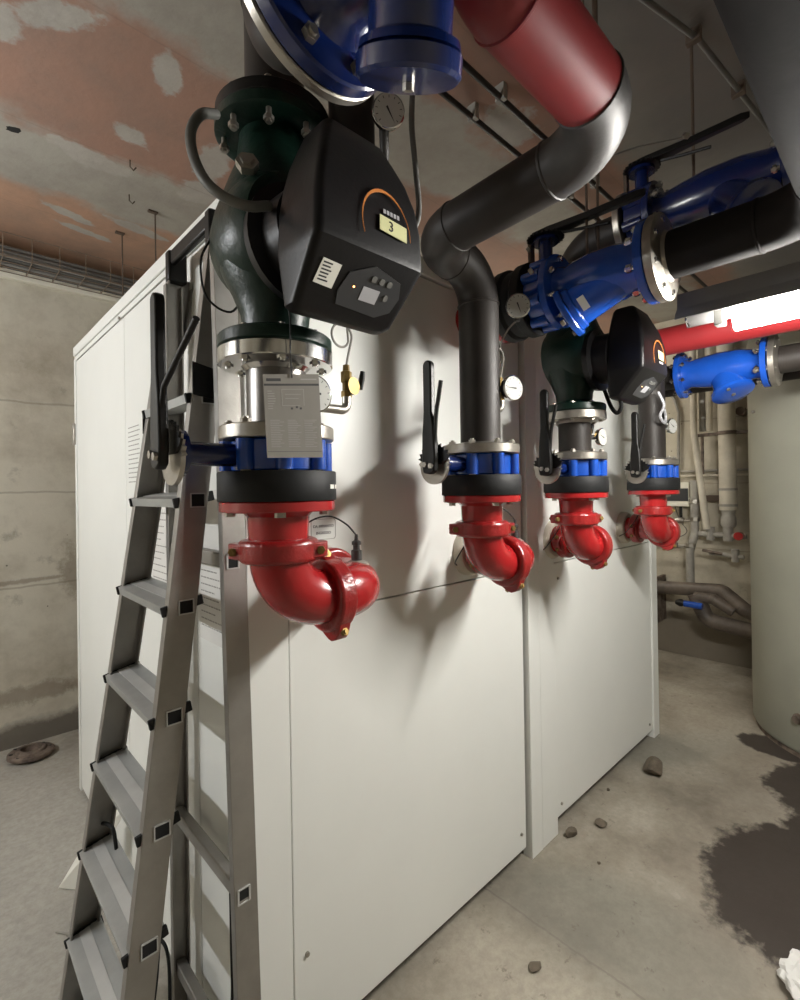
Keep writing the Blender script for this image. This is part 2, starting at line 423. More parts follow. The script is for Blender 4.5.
# ------------------------------------------------------------------ room
H = 3.0
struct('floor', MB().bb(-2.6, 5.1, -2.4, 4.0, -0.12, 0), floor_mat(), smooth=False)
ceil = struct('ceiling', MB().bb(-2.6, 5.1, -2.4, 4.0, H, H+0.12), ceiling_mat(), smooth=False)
wl = concrete_wall('left_wall_concrete', (0.58, 0.545, 0.455), (0.40, 0.36, 0.285), 0.14, stains=[(.66, 1.02, .07, .15, 0), (.35, .985, .5, .014, 2), (.35, .30, .5, .05, 0)])
wb = concrete_wall('far_wall_concrete', (0.52, 0.475, 0.38), (0.38, 0.34, 0.265), 0.44, (0.16, 0.135, 0.105))
struct('wall_left', MB().bb(-2.6, 5.1, 3.75, 3.95, 0, H), wl, smooth=False)
struct('wall_far', MB().bb(4.85, 5.05, -2.4, 3.75, 0, H), wb, smooth=False)
struct('wall_right', MB().bb(-2.6, 5.1, -2.4, -2.2, 0, H), wl, smooth=False)
struct('wall_near', MB().bb(-2.6, -2.4, -2.2, 3.75, 0, H), wl, smooth=False)
struct('trim_1', MB().bb(-2.4, 4.85, 3.70, 3.75, 2.80, 2.875), 'white_plastic', bevel=0.004)
# wall plaster patch ridge at the back
# ------------------------------------------------------------------ cabinet
CX, CY0, CT = 0.547, 1.11, 2.262
cab = thing('equipment_cabinet', 'large white sheet metal plant enclosure standing on the concrete floor', 'cabinet', (CX, CY0, 0))
g = 0.0022
obj('inner_shell', MB().bb(CX+.02, 3.18, CY0+.02, 2.96, 0.03, CT-.01), 'gap', cab, smooth=False)
def panel(name, x0, x1, y0, y1, z0, z1, parent=cab, m='cab', bv=.0025): return obj(name, MB().bb(x0, x1, y0, y1, z0, z1), m, parent, bevel=bv)
# front face (Y = 1.11): posts, lower and upper panels
panel('corner_post', CX, .660-g, CY0, CY0+.03, .0, 2.20)
panel('front_panel', .660+g, 1.738-g, CY0+.004, CY0+.028, .05, 1.176-g)
panel('front_panel', .660+g, 1.738-g, CY0+.004, CY0+.028, 1.176+g, 2.20-g)
panel('front_panel', 1.968+g, 3.115-g, CY0+.004, CY0+.028, .05, 1.170-g)
panel('front_panel', 1.968+g, 3.115-g, CY0+.004, CY0+.028, 1.170+g, 2.20-g)
panel('centre_post', 1.752, 1.834-g*.5, CY0-.014, CY0+.03, .0, 2.20)
panel('centre_post', 1.834+g*.5, 1.962, CY0-.012, CY0+.03, .0, 2.20)
panel('corner_post', 3.115+g, 3.20, CY0-.004, CY0+.04, .0, 2.20)
# left end face (X = 0.547)
for a, b in ((1.145, 1.418), (1.418, 2.10), (2.10, 2.955)):
    panel('end_panel', CX, CX+.02, a+g, b-g, .02, 2.185)
panel('corner_post', CX-.004, CX+.03, 2.955, 2.99, 0, 2.20)
panel('top_rail', CX-.006, CX+.03, CY0-.006, 2.99, 2.215, CT, bv=.004)
panel('top_rail', CX-.002, CX+.03, CY0+.03, 2.985, 2.19, 2.212, bv=.002)
panel('top_rail', CX+.03, 3.20, CY0-.006, CY0+.03, 2.203, CT, bv=.004)
panel('roof_panel', CX+.03, 3.20, CY0+.03, 2.99, CT-.01, CT-.001)
panel('end_panel', 3.18, 3.20, CY0+.04, 2.99, .02, 2.20)
panel('back_panel', CX+.03, 3.18, 2.965, 2.99, .02, 2.20)
h = obj('door_handle', MB().bb(CX-.016, CX-.004, 2.962, 2.984, 1.76, 1.87), 'zinc', cab, bevel=.003)
obj('edge_screw', MB().cyl((CX-.004, 2.14, 2.19), (CX-.010, 2.14, 2.19), .006), 'zinc', cab)
for (x, z) in ((.70, .30), (1.70, .12), (2.02, .10), (3.06, .10), (1.70, 1.10), (2.02, 1.10)):
    obj('panel_screw', MB().cyl((x, CY0+.004, z), (x, CY0-.002, z), .006, n=12), 'zinc', cab)

# printed frame notice on the front face
sg = thing('stencilled_sign', 'small rounded-frame sign with two lines of capitals behind the nearest red elbow', 'sign', (.772, CY0+.004, 1.399))
def rrect(w, h_, r, n=5):
    o = []
    for cx, cy, a0 in ((w/2-r, h_/2-r, 0), (-w/2+r, h_/2-r, 90), (-w/2+r, -h_/2+r, 180), (w/2-r, -h_/2+r, 270)):
        for k in range(n+1):
            a = math.radians(a0+90*k/n); o.append((cx+r*math.cos(a), cy+r*math.sin(a)))
    return o
mb = MB(); ro, ri = rrect(.080, .056, .008), rrect(.0775, .0535, .007)
n = len(ro); vs = [V((.772+x, CY0+.0032, 1.399+z)) for x, z in ro]+[V((.772+x, CY0+.0032, 1.399+z)) for x, z in ri]
vs += [v+V((0, .0008, 0)) for v in vs]
fs = []
for i in range(n):
    j = (i+1) % n
    fs += [(i, j, n+j, n+i), (2*n+i, 3*n+i, 3*n+j, 2*n+j), (i, 2*n+i, 2*n+j, j), (n+i, n+j, 3*n+j, 3*n+i)]
mb.add(vs, fs)
obj('sign_frame', mb, 'greyink', sg, smooth=False)
text_obj('lettering', 'DA IMPIANTO', .0105, (.772, CY0+.0034, 1.407), (1, 0, 0), (0, 0, 1), 'ink', sg)
text_obj('lettering', 'INGRESSO', .0105, (.772, CY0+.0034, 1.389), (1, 0, 0), (0, 0, 1), 'ink', sg)

# papers taped to the end face, facing -X
def text_rows(mb, x, y0, y1, z0, z1, rows, seed, hh=.0022, ragged=.4):
    rnd = random.Random(seed)
    for k in range(rows):
        z = z1-(z1-z0)*(k+.5)/rows; yy = y1
        L = (y1-y0)*(1-ragged*rnd.random())
        while yy > y1-L:
            w = .006+.014*rnd.random(); mb.bb(x-.0006, x, max(yy-w, y1-L), yy, z-hh, z+hh); yy -= w+.004
pp = thing('taped_sheet', 'white handwritten sheet taped to the enclosure end, seen between the rails of the stepladder steps', 'paper', (CX-.0015, 1.69, 1.29))
obj('sheet', MB().bb(CX-.002, CX-.0008, 1.585, 1.80, 1.12, 1.475), 'paper', pp)
mb = MB(); text_rows(mb, CX-.0021, 1.60, 1.785, 1.15, 1.45, 14, 3, .0016, .6); obj('handwriting', mb, 'greyink', pp, smooth=False)
pp = thing('taped_sheet', 'white handwritten sheet taped to the enclosure end, seen between stepladder and its rear legs', 'paper', (CX-.0015, 1.29, 1.34))
obj('sheet', MB().bb(CX-.002, CX-.0008, 1.21, 1.395, 1.10, 1.51), 'paper', pp)
mb = MB(); text_rows(mb, CX-.0021, 1.225, 1.38, 1.13, 1.30, 9, 5, .0016, .5); obj('handwriting', mb, 'greyink', pp, smooth=False)
mb = MB(); text_rows(mb, CX-.0002, 1.92, 2.06, 1.54, 1.76, 13, 9, .0016, .15)
tag(obj('printed_notice', mb, 'greyink', smooth=False), 'faint column of printed lines on the enclosure end left of the stepladder', 'notice')

# ------------------------------------------------------------------ riser assemblies
RX = [0.497, 1.152, 1.720, 2.487]; RY = 0.87
POS = ['nearest the camera, left of all', 'second from the camera', 'third from the camera', 'farthest from the camera, rightmost of the four']

def bolt_mb(p, d, L, r=.009, nut=True):
    d = V(d).normalized(); p = V(p); mb = MB()
    mb.lathe(p-d*L/2, d, [(0, r*.55), (L, r*.55)], 10)
    for t in (-L/2+.004, L/2-.012):
        mb.lathe(p+d*t, d, [(0, r), (.008, r)], 6)
    return mb

def ring_bolts(parent, c, axis, R, L, n=8, name='bolt', r=.009, phase=.5, m='zinc'):
    u, w, d = basis(axis); first = None
    for k in range(n):
        a = 2*PI*(k+phase)/n
        obj(name, bolt_mb(V(c)+(u*math.cos(a)+w*math.sin(a))*R, axis, L, r), m, parent)

def flange_prof(r_in, r_out, t): return [(0, r_in), (0, r_out-.002), (.002, r_out), (t-.002, r_out), (t, r_out-.002), (t, r_in)]

def coupling(parent, c, axis, ear, r=.057, w=.044):
    c = V(c); axis = V(axis).normalized(); ear = V(ear).normalized(); bd = axis.cross(ear)
    mb = MB().lathe(c-axis*w/2, axis, [(0, r-.001), (0, r+.014), (.006, r+.020), (w-.006, r+.020), (w, r+.014), (w, r-.001)], 36)
    for s in (-1, 1):
        e = ear*s
        # bolt pad: rounded lug straddling the split line
        pol = [(r+.002, -.042), (r+.018, -.030), (r+.032, -.018), (r+.038, -.008), (r+.038, .008), (r+.032, .018), (r+.018, .030), (r+.002, .042)]
        mb.prism(pol, c-axis*.015, e, bd, axis, .030)
    o = obj('coupling', mb, 'redc', parent, bevel=.003)
    for s in (-1, 1):
        q = c+ear*s*(r+.026)
        obj('coupling_bolt', bolt_mb(q, bd, .066, .0085), 'brass', o)
    return o

def elbow_assembly(X, label):
    t = thing('grooved_elbow_pipe', label, 'pipe fitting', (X, RY, 1.281), 'red grooved elbows under the four valves')
    mb = MB().lathe((X, RY, 1.484), (0, 0, -1), [(0, .045), (0, .108), (.002, .110), (.018, .110), (.020, .108), (.020, .070), (.030, .060), (.092, .057), (.096, .052)], 40)
    obj('flanged_neck', mb, 'red', t)
    segs = arc_join([(X, RY, 1.398), (X, RY, 1.281), (X+.118, RY, 1.281)], .100)
    pts = [segs[0][1][0]]+segs[1][1]+([segs[2][1][1]] if len(segs) > 2 else [])
    obj('elbow', MB().tube(pts, .0575, 36), 'red', t)
    segs = arc_join([(X+.118, RY, 1.281), (X+.240, RY, 1.281), (X+.240, CY0+.01, 1.281)], .100)
    pts = [segs[0][1][0]]+segs[1][1]+[segs[2][1][1]]
    obj('elbow', MB().tube(pts, .0575, 36), 'red', t)
    coupling(t, (X, RY, 1.388), (0, 0, 1), (.80, -.60, 0))
    coupling(t, (X+.118, RY, 1.281), (1, 0, 0), (0, .35, .94))
    coupling(t, (X+.240, RY+.165, 1.281), (0, 1, 0), (1, 0, .1))
    obj('wall_collar', MB().lathe((X+.240, CY0-.03, 1.281), (0, 1, 0), [(0, .058), (0, .075), (.01, .084), (.034, .086), (.034, .058)], 36), 'insul', t)
    for k in range(4):
        a = PI/4+k*PI/2+.3
        obj('flange_bolt', MB().lathe((X+math.cos(a)*.09, RY+math.sin(a)*.09, 1.466), (0, 0, -1), [(0, .010), (.011, .010)], 6), 'zinc', t)
    return t

def sensor(X, label):
    t = thing('temperature_sensor', label, 'sensor', (X+.222, .905, 1.336), 'sensor probes on the red elbows')
    c = (X+.222, .905)
    obj('sealant_pad', MB().lathe((*c, 1.322), (0, 0, 1), [(0, .030), (.012, .027), (.018, .014), (.020, 0)], 20), 'silicone', t)
    obj('probe', MB().lathe((*c, 1.335), (0, 0, 1), [(0, .0125), (.028, .0125), (.030, .008), (.040, .008), (.041, .011), (.048, .011), (.052, .005), (.065, .004)], 20), 'elbow', t)
    w = smooth_path([(*c, 1.398), (X+.20, .915, 1.425), (X+.165, .93, 1.444), (X+.12, .94, 1.435), (X+.085, .95, 1.40), (X+.06, .98, 1.33), (X+.07, 1.03, 1.27), (X+.16, 1.10, 1.24)], 8)
    obj('cable', MB().tube(w, .0020, 8), 'rubber', t)
    return t

def valve(X, label):
    t = thing('butterfly_valve', label, 'valve', (X, RY, 1.54), 'lever butterfly valves on the four risers')
    mb = MB().lathe((X, RY, 1.540), (0, 0, 1), [(0, .05), (0, .086), (.004, .090), (.056, .090), (.060, .086), (.060, .05)], 40)
    for k in range(8):
        a = 2*PI*(k+.5)/8
        p = V((X+math.cos(a)*.092, RY+math.sin(a)*.092, 0))
        mb.cyl(p+V((0, 0, 1.542)), p+V((0, 0, 1.598)), .0165, n=16)
    obj('body', mb, 'blue', t)
    mb = MB().cyl((X-.08, RY, 1.570), (X-.190, RY, 1.570), .021, n=24)
    mb.lathe((X-.192, RY, 1.570), (1, 0, 0), [(0, .040), (.010, .040)], 28)
    obj('stem_neck', mb, 'navy', t)
    # notch plate: lower half round, upper toothed sector
    pol = []
    for k in range(25):
        a = math.radians(180+180*k/24); pol.append((.047*math.cos(a), .047*math.sin(a)))
    for k in range(26):
        a = math.radians(2+176*k/25); r = .047+(.007 if k % 2 else 0); pol.append((r*math.cos(a), r*math.sin(a)))
    obj('notch_plate', MB().prism(pol, (X-.202, RY, 1.562), (0, 1, 0), (0, 0, 1), (1, 0, 0), .008), 'zinc', t)
    pol = [(-.030, .0)]
    for k in range(22):
        a = math.radians(165-150*k/21); r = .050+(.008 if k % 2 else 0); pol.append((r*math.cos(a), r*math.sin(a)))
    pol += [(.020, .0)]
    obj('toothed_sector', MB().prism(pol, (X-.2065, RY-.005, 1.567), (0, 1, 0), (0, 0, 1), (1, 0, 0), .0045), 'blackpaint', t)
    # lever, tapering up, rounded tip
    pol = [(-.012, -.018), (.012, -.022), (.027, -.014), (.030, .02), (.026, .10), (.020, .14), (.020, .25)]
    for k in range(7):
        a = math.radians(180*k/6); pol.append((.006+.014*math.cos(a), .258+.013*math.sin(a)))
    pol += [(-.008, .25), (-.008, .14), (-.014, .08), (-.016, .0)]
    lv = obj('lever', MB().prism(pol, (X-.230, RY, 1.562), (0, -1, 0), (0, 0, 1), (1, 0, 0), .017), 'blackpaint', t, bevel=.004)
    for dy, dz in ((-.018, .0), (.002, .004)):
        obj('lever_bolt', MB().cyl((X-.230, RY+dy, 1.562+dz), (X-.236, RY+dy, 1.562+dz), .0075, n=6), 'zinc', lv)
    return t

def trigger(t, X, tip):
    a = V((X-.222, RY-.022, 1.60)); b = V((X-.222, RY-.030, 1.69)); c = V(tip)
    mb = MB().tube(smooth_path([a, b, (b+c)/2, c], 5), .0055, 10)
    obj('latch_trigger', mb, 'blackpaint', t)

def rubber_joint(X, label):
    t = thing('rubber_joint', label, 'pipe fitting', (X, RY, 1.484), 'black rubber rings above the red flanges')
    obj('ring', MB().lathe((X, RY, 1.484), (0, 0, 1), [(0, .05), (0, .112), (.002, .1135), (.054, .1135), (.056, .112), (.056, .05)], 48), 'rubber', t)
    # two small white labels curved on the ring, facing the aisle
    for k, a0 in enumerate((-62, -50)):
        vs = []; n_ = 4
        for r in (.1134, .1141):
            for i in range(n_+1):
                a = math.radians(a0+9*i/n_)
                for z in (1.506, 1.514): vs.append((X+r*math.cos(a), RY+r*math.sin(a), z))
        f = []
        m_ = 2*(n_+1)
        for i in range(n_): f.append((m_+2*i, m_+2*i+2, m_+2*i+3, m_+2*i+1))
        obj('label', MB().add(vs, f), 'label', t)
    return t

WHO = ['nearest the stepladder', 'under the plain black riser pipe', 'under the farther green pump', 'at the far right end']
e0 = elbow_assembly(RX[0], 'glossy red double elbow pipe entering the enclosure, '+WHO[0])
s0 = sensor(RX[0], 'sensor probe with thin wire atop the red elbow '+WHO[0])
v0 = valve(RX[0], 'blue butterfly valve with black upright lever, '+WHO[0])
r0 = rubber_joint(RX[0], 'black rubber ring joint above the red flange '+WHO[0])
copies = []
for i in (1, 2, 3):
    d = (RX[i]-RX[0], 0, 0)
    copy_tree(e0, 'glossy red double elbow pipe entering the enclosure, '+WHO[i], d)
    copy_tree(s0, 'sensor probe with thin wire atop the red elbow '+WHO[i], d)
    vi = copy_tree(v0, 'blue butterfly valve with black upright lever, '+WHO[i], d)
    copy_tree(r0, 'black rubber ring joint above the red flange '+WHO[i], d)
    ORG[vi.name] = V(vi.location); copies.append(vi)
obj('latch_trigger', MB().tube([(RX[0]-.222, .848, 1.640), (RX[0]-.222, .835, 1.675), (RX[0]-.222, .700, 1.748)], .0050, 10), 'blackpaint', v0)
for i, vi in enumerate(copies): trigger(vi, RX[i+1], (RX[i+1]-.222, .822, 1.775))

# flanged spool pieces above valves
def low_flange(parent, X):
    obj('flange', MB().lathe((X, RY, 1.600), (0, 0, 1), [(0, .05), (0, .108), (.002, .110), (.024, .110), (.026, .108), (.027, .066), (.034, .058)], 44), 'zinc', parent)
    ring_bolts(parent, (X, RY, 1.585), (0, 0, 1), .090, .108, 8, r=.010)

def spool(X, label, m):
    t = thing('pipe_spool', label, 'pipe', (X, RY, 1.60))
    low_flange(t, X)
    obj('pipe_body', MB().cyl((X, RY, 1.63), (X, RY, 1.74), .0575, n=36), m, t)
    obj('flange', MB().lathe((X, RY, 1.735), (0, 0, 1), [(0, .058), (.008, .066), (.010, .108), (.012, .110), (.036, .110), (.038, .108), (.038, .05)], 44), 'chrome' if m == 'stain' else 'zinc', t)
    ring_bolts(t, (X, RY, 1.772), (0, 0, 1), .090, .070, 8, r=.010, m='chrome' if m == 'stain' else 'zinc')
    return t
spool(RX[0], 'short stainless flanged pipe behind the hanging leaflet, under the big green pump', 'stain')
spool(RX[2], 'short dark flanged pipe between the third valve and the far green pump', 'steel')

# ------------------------------------------------------------------ pumps
def rr_ring(xc, hw, yf, yb, z, rc, n=6):
    rc = min(rc, hw*.98, (yb-yf)/2*.98); out = []
    for cx, cy, a0 in ((xc+hw-rc, yb-rc, 0), (xc-hw+rc, yb-rc, 90), (xc-hw+rc, yf+rc, 180), (xc+hw-rc, yf+rc, 270)):
        for k in range(n+1):
            a = math.radians(a0+90*k/n); out.append(V((cx+rc*math.cos(a), cy+rc*math.sin(a), z)))
    return out

def pump(X, label, near):
    t = thing('circulation_pump', label, 'pump', (X, RY, 1.773), 'green circulation pumps with black control heads')
    mb = MB().lathe((X, RY, 1.775), (0, 0, 1), [(0, .05), (0, .106), (.003, .109), (.022, .109), (.025, .106), (.027, .074), (.040, .063), (.070, .066), (.105, .080), (.15, .102), (.20, .112), (.26, .108), (.32, .086), (.36, .07), (.41, .064), (.425, .064)], 44)
    mb.lathe((X, RY+.085, 1.985), (0, -1, 0), [(0, .05), (.01, .100), (.035, .108), (.07, .118), (.12, .118), (.15, .112), (.17, .100)], 44)
    obj('volute_body', mb, 'green', t)
    obj('top_flange', MB().lathe((X, RY, 2.188), (0, 0, 1), [(0, .064), (.002, .106), (.004, .109), (.022, .109), (.024, .106), (.024, .05)], 44), 'green', t)
    obj('vent_plug', MB().lathe((X-.085, RY-.060, 2.075), (-.5, -.86, .3), [(0, .02), (.014, .02), (.014, .012), (.02, .012)], 6), 'zinc', t)
    mb = MB().lathe((X, RY-.08, 1.95), (0, -1, 0), [(0, .105), (.02, .108), (.025, .086), (.075, .084)], 36)
    obj('motor_housing', mb, 'plastic', t)
    xc = X+(.027 if near else .036)
    # head shell: (z, half width, front y, back y)
    L = [(1.795, .078, .688, .705), (1.797, .096, .684, .712), (1.803, .104, .674, .716), (1.876, .1125, .606, .718), (1.883, .1135, .599, .718), (1.893, .1135, .597, .718),
         (1.95, .110, .598, .718), (1.99, .103, .602, .718), (2.03, .091, .612, .718), (2.065, .076, .626, .718), (2.097, .062, .640, .716), (2.107, .054, .65, .712)]
    head = obj('control_head', MB().loft([rr_ring(xc, hw, yf, yb, z, .014) for z, hw, yf, yb in L]), 'plastic', t, angle=32)
    # sloped lower panel frame of reference
    a = V((xc, .606, 1.876)); bpt = V((xc, .674, 1.803)); dn = (bpt-a).normalized(); uyv = -dn; uxv = V((1, 0, 0)); nn = uxv.cross(uyv).normalized()
    if nn.y > 0: nn = -nn
    cpt = (a+bpt)/2
    def dec(name, poly, m, off=.0006, th=.0012, par=head, cx=0, cy=0, rot=0):
        c_, s_ = math.cos(math.radians(rot)), math.sin(math.radians(rot))
        pl = [(cx+x*c_-y*s_, cy+x*s_+y*c_) for x, y in poly]
        return obj(name, MB().prism(pl, cpt+nn*off, uxv, uyv, nn, th), m, par, smooth=False)
    R_ = lambda w, h_: [(-w/2, -h_/2), (w/2, -h_/2), (w/2, h_/2), (-w/2, h_/2)]
    pan = dec('control_panel', [(-.046, -.036), (.040, -.040), (.068, -.024), (.074, .004), (.062, .030), (.000, .042), (-.044, .020), (-.052, -.014)], 'panelgrey', cx=.012)
    for k in range(3): dec('push_button', rrect(.010, .010, .003), 'conduit', .0018, .002, pan, .018+.017*k, .022)
    dec('screen', R_(.036, .024), 'lcd', .0018, .0010, pan, .022, -.006)
    dec('led', rrect(.003, .003, .0014), 'led', .0018, .0012, pan, -.014, .0)
    dec('push_button', rrect(.009, .011, .004), 'conduit', .0018, .002, pan, .056, -.002)
    if near:
        lb = dec('rating_label', R_(.036, .040), 'label', .0008, .0010, head, -.069, .006, -3)
        rnd = random.Random(4); mb = MB()
        for k in range(6):
            w = .014+.012*rnd.random()
            pl = [(-.069-.014, .020-.0055*k), (-.069-.014+w, .020-.0055*k), (-.069-.014+w, .0225-.0055*k), (-.069-.014, .0225-.0055*k)]
            mb.prism(pl, cpt+nn*.0018, uxv, uyv, nn, .0003)
        obj('printed_lines', mb, 'ink', lb, smooth=False)
    # upper front face decals (y ~ .59)
    o2 = V((xc, .5965, 1.945)); u2 = V((1, 0, 0)); w2 = V((0, .06, 1)).normalized(); n2 = V((0, -1, .06)).normalized()
    arch = []; N_ = 22
    for k in range(N_+1):
        aa = math.radians(200-205*k/N_); arch.append((.052*math.cos(aa), .060*math.sin(aa)))
    th = [.0006+.0034*math.sin(PI*min(1, k/N_*1.15))**2 for k in range(N_+1)]
    outer = [(x*(1+t_/.05), y*(1+t_/.05)) for (x, y), t_ in zip(arch, th)]
    pol = outer+list(reversed(arch))
    o3 = o2+u2*.022+n2*.0012+w2*-.018
    q = []
    vs = [o3+u2*x+w2*y for x, y in outer]+[o3+u2*x+w2*y for x, y in arch]
    vs2 = [v+n2*.0015 for v in vs]; m_ = len(outer); fs = []
    for k in range(m_-1): fs += [(2*m_+k, 2*m_+k+1, 3*m_+k+1, 3*m_+k), (k, k+1, 2*m_+k+1, 2*m_+k), (m_+k, 3*m_+k, 3*m_+k+1, m_+k+1)]
    obj('arched_logo', MB().add(vs+vs2, fs), 'orange', head)
    return t, head, o2, u2, w2, n2

WHOP = 'big dark green circulation pump with black control head in the foreground'
pt, head, o2, u2, w2, n2 = pump(RX[0], WHOP, True)
pt2, head2, o22, *_ = pump(RX[2], 'green circulation pump with black control head farther down the row, above the third valve', False)
# sticker with the number 3 on the nearest head
def sticker(parent, o, body, c, size, num):
    cx, cz, w, h_ = c
    u3 = (u2*math.cos(.06)-w2*math.sin(.06)).normalized(); w3 = n2.cross(u3); w3 = w3 if w3.z > 0 else -w3
    oc = o+u2*cx+w2*cz+n2*.0016
    st = obj('sticker', MB().prism([(-w/2, -h_/2), (w/2, -h_/2), (w/2, h_/2), (-w/2, h_/2)], oc, u3, w3, n2, .001), 'lime', parent, smooth=False)
    if num: text_obj('number', num, size, oc+n2*.0014+u2*(-.006), u3, w3, 'ink', st)
sticker(head, o2, None, (.036, -.012, .060, .026), .024, '3')
sticker(head2, o22, None, (.036, -.004, .045, .030), .02, None)
def logo_bars(parent, o, cx, cz, n_):
    mb = MB()
    for k in range(n_):
        mb.prism([(0, 0), (.005, 0), (.005, .007), (0, .007)], o+u2*(cx+.0075*k)+w2*cz+n2*.0012, u2, w2, n2, .0008)
    obj('maker_lettering', mb, 'lcd', parent, smooth=False)
logo_bars(head, o2, .016, .008, 5)
logo_bars(head2, o22, .016, -.032, 5)

# ------------------------------------------------------------------ pipe runs
t = pipe_run('steel_pipe', 'plain black pipe rising from the second valve, bending over into a red overhead length',
    [(RX[1], RY, 1.63), (RX[1], RY, 2.135), (.935, RY, 2.135), (.935, .370, 2.16), (.500, .370, 2.16), (.500, .370, 2.985)], [.105, .105, .14, .068], .0575,
    ['steel', 'steel', 'steel', 'steel', 'steel', 'elbow', 'redpipe', 'redpipe', 'redpipe'])
low_flange(t, RX[1])
t = pipe_run('steel_pipe', 'plain dark pipe rising from the fourth valve into a red horizontal length behind the lamp',
    [(RX[3], RY, 1.63), (RX[3], RY, 2.115), (2.27, RY, 2.115), (2.27, -1.6, 2.115)], [.105, .105], .0575,
    ['steel', 'steel', 'steel', 'steel', 'redpipe'])
low_flange(t, RX[3])
t = pipe_run('steel_pipe', 'black pipe rising from the top of the foreground green pump towards the ceiling',
    [(RX[0]+.006, RY, 2.232), (RX[0]+.006, RY, 2.985)], [], .0575, 'steel')
obj('flange', MB().lathe((RX[0]+.003, RY, 2.212), (0, 0, 1), [(0, .05), (0, .108), (.002, .110), (.022, .110), (.024, .108), (.028, .064), (.034, .058)], 44), 'blackpaint', t)
ring_bolts(t, (RX[0], RY, 2.205), (0, 0, 1), .092, .085, 8, r=.0095, phase=.25)
t = pipe_run('steel_pipe', 'black pipe elbowing off the top of the far green pump towards the aisle',
    [(RX[2], RY, 2.215), (RX[2], RY, 2.375), (RX[2], .655, 2.375)], [.115], .0575, 'steel')
obj('flange', MB().lathe((RX[2], RY, 2.212), (0, 0, 1), [(0, .05), (0, .108), (.002, .110), (.022, .110), (.024, .108), (.028, .064), (.034, .058)], 44), 'blackpaint', t)
obj('flange', MB().lathe((RX[2], .680, 2.375), (0, -1, 0), [(0, .058), (.003, .108), (.005, .110), (.022, .110), (.024, .108)], 44), 'zinc', t)
# pipe joining the header at X=1.4 and coming forward over the aisle
t = pipe_run('steel_pipe', 'thick black overhead pipe at the top right, bending away from the bright blue strainer',
    [(1.40, .452, 2.10), (1.40, .105, 2.10), (-1.4, .105, 2.10)], [.14], .060, 'blackpipe')
obj('flange', MB().lathe((1.40, .470, 2.10), (0, -1, 0), [(0, .05), (0, .108), (.002, .111), (.022, .111), (.024, .108), (.030, .066), (.038, .060)], 44), 'zinc', t)
ring_bolts(t, (1.40, .480, 2.10), (0, 1, 0), .090, .08, 8, r=.011, m='chrome')
t = pipe_run('steel_pipe', 'black pipe leaving the lower far blue strainer towards the tank',
    [(2.62, .405, 2.03), (2.62, -1.6, 2.03)], [], .0575, 'steel')
obj('flange', MB().lathe((2.62, .428, 2.03), (0, -1, 0), [(0, .05), (0, .106), (.002, .108), (.022, .108), (.024, .104), (.03, .058)], 40), 'zinc', t)
ring_bolts(t, (2.62, .44, 2.03), (0, 1, 0), .088, .08, 6, r=.011)
t = pipe_run('steel_pipe', 'black pipe high at the upper right beyond the blue strainers',
    [(1.72, .20, 2.375), (1.72, -1.6, 2.375)], [], .0575, 'steel')
t = pipe_run('steel_pipe', 'thin black pipe crossing behind the far strainer above the wall pipes',
    [(3.05, 1.9, 2.04), (3.05, -1.6, 2.04)], [], .03, 'steel')
t = pipe_run('steel_pipe', 'black drop pipe behind the foreground pump head', [(.620, .775, 1.99), (.620, .775, 2.985)], [], .046, 'steel')

# red stub from the enclosure at high level with valve, gauge, strainer
t = pipe_run('flanged_stub', 'short red flanged pipe leaving the enclosure at high level behind the vertical black pipe',
    [(1.40, CY0+.01, 2.10), (1.40, .955, 2.10)], [], .0575, 'red')
obj('flange', MB().lathe((1.40, .958, 2.10), (0, -1, 0), [(0, .058), (.002, .108), (.004, .110), (.020, .110), (.022, .108), (.022, .05)], 44), 'red', t)
t = thing('rubber_joint', 'black rubber ring joint on the high red stub beside the upper blue valve', 'pipe fitting', (1.40, .935, 2.10))
obj('ring', MB().lathe((1.40, .934, 2.10), (0, -1, 0), [(0, .05), (0, .110), (.003, .1135), (.030, .1135), (.040, .104), (.068, .104), (.078, .1135), (.105, .1135), (.108, .110), (.108, .05)], 44), 'rubber', t)

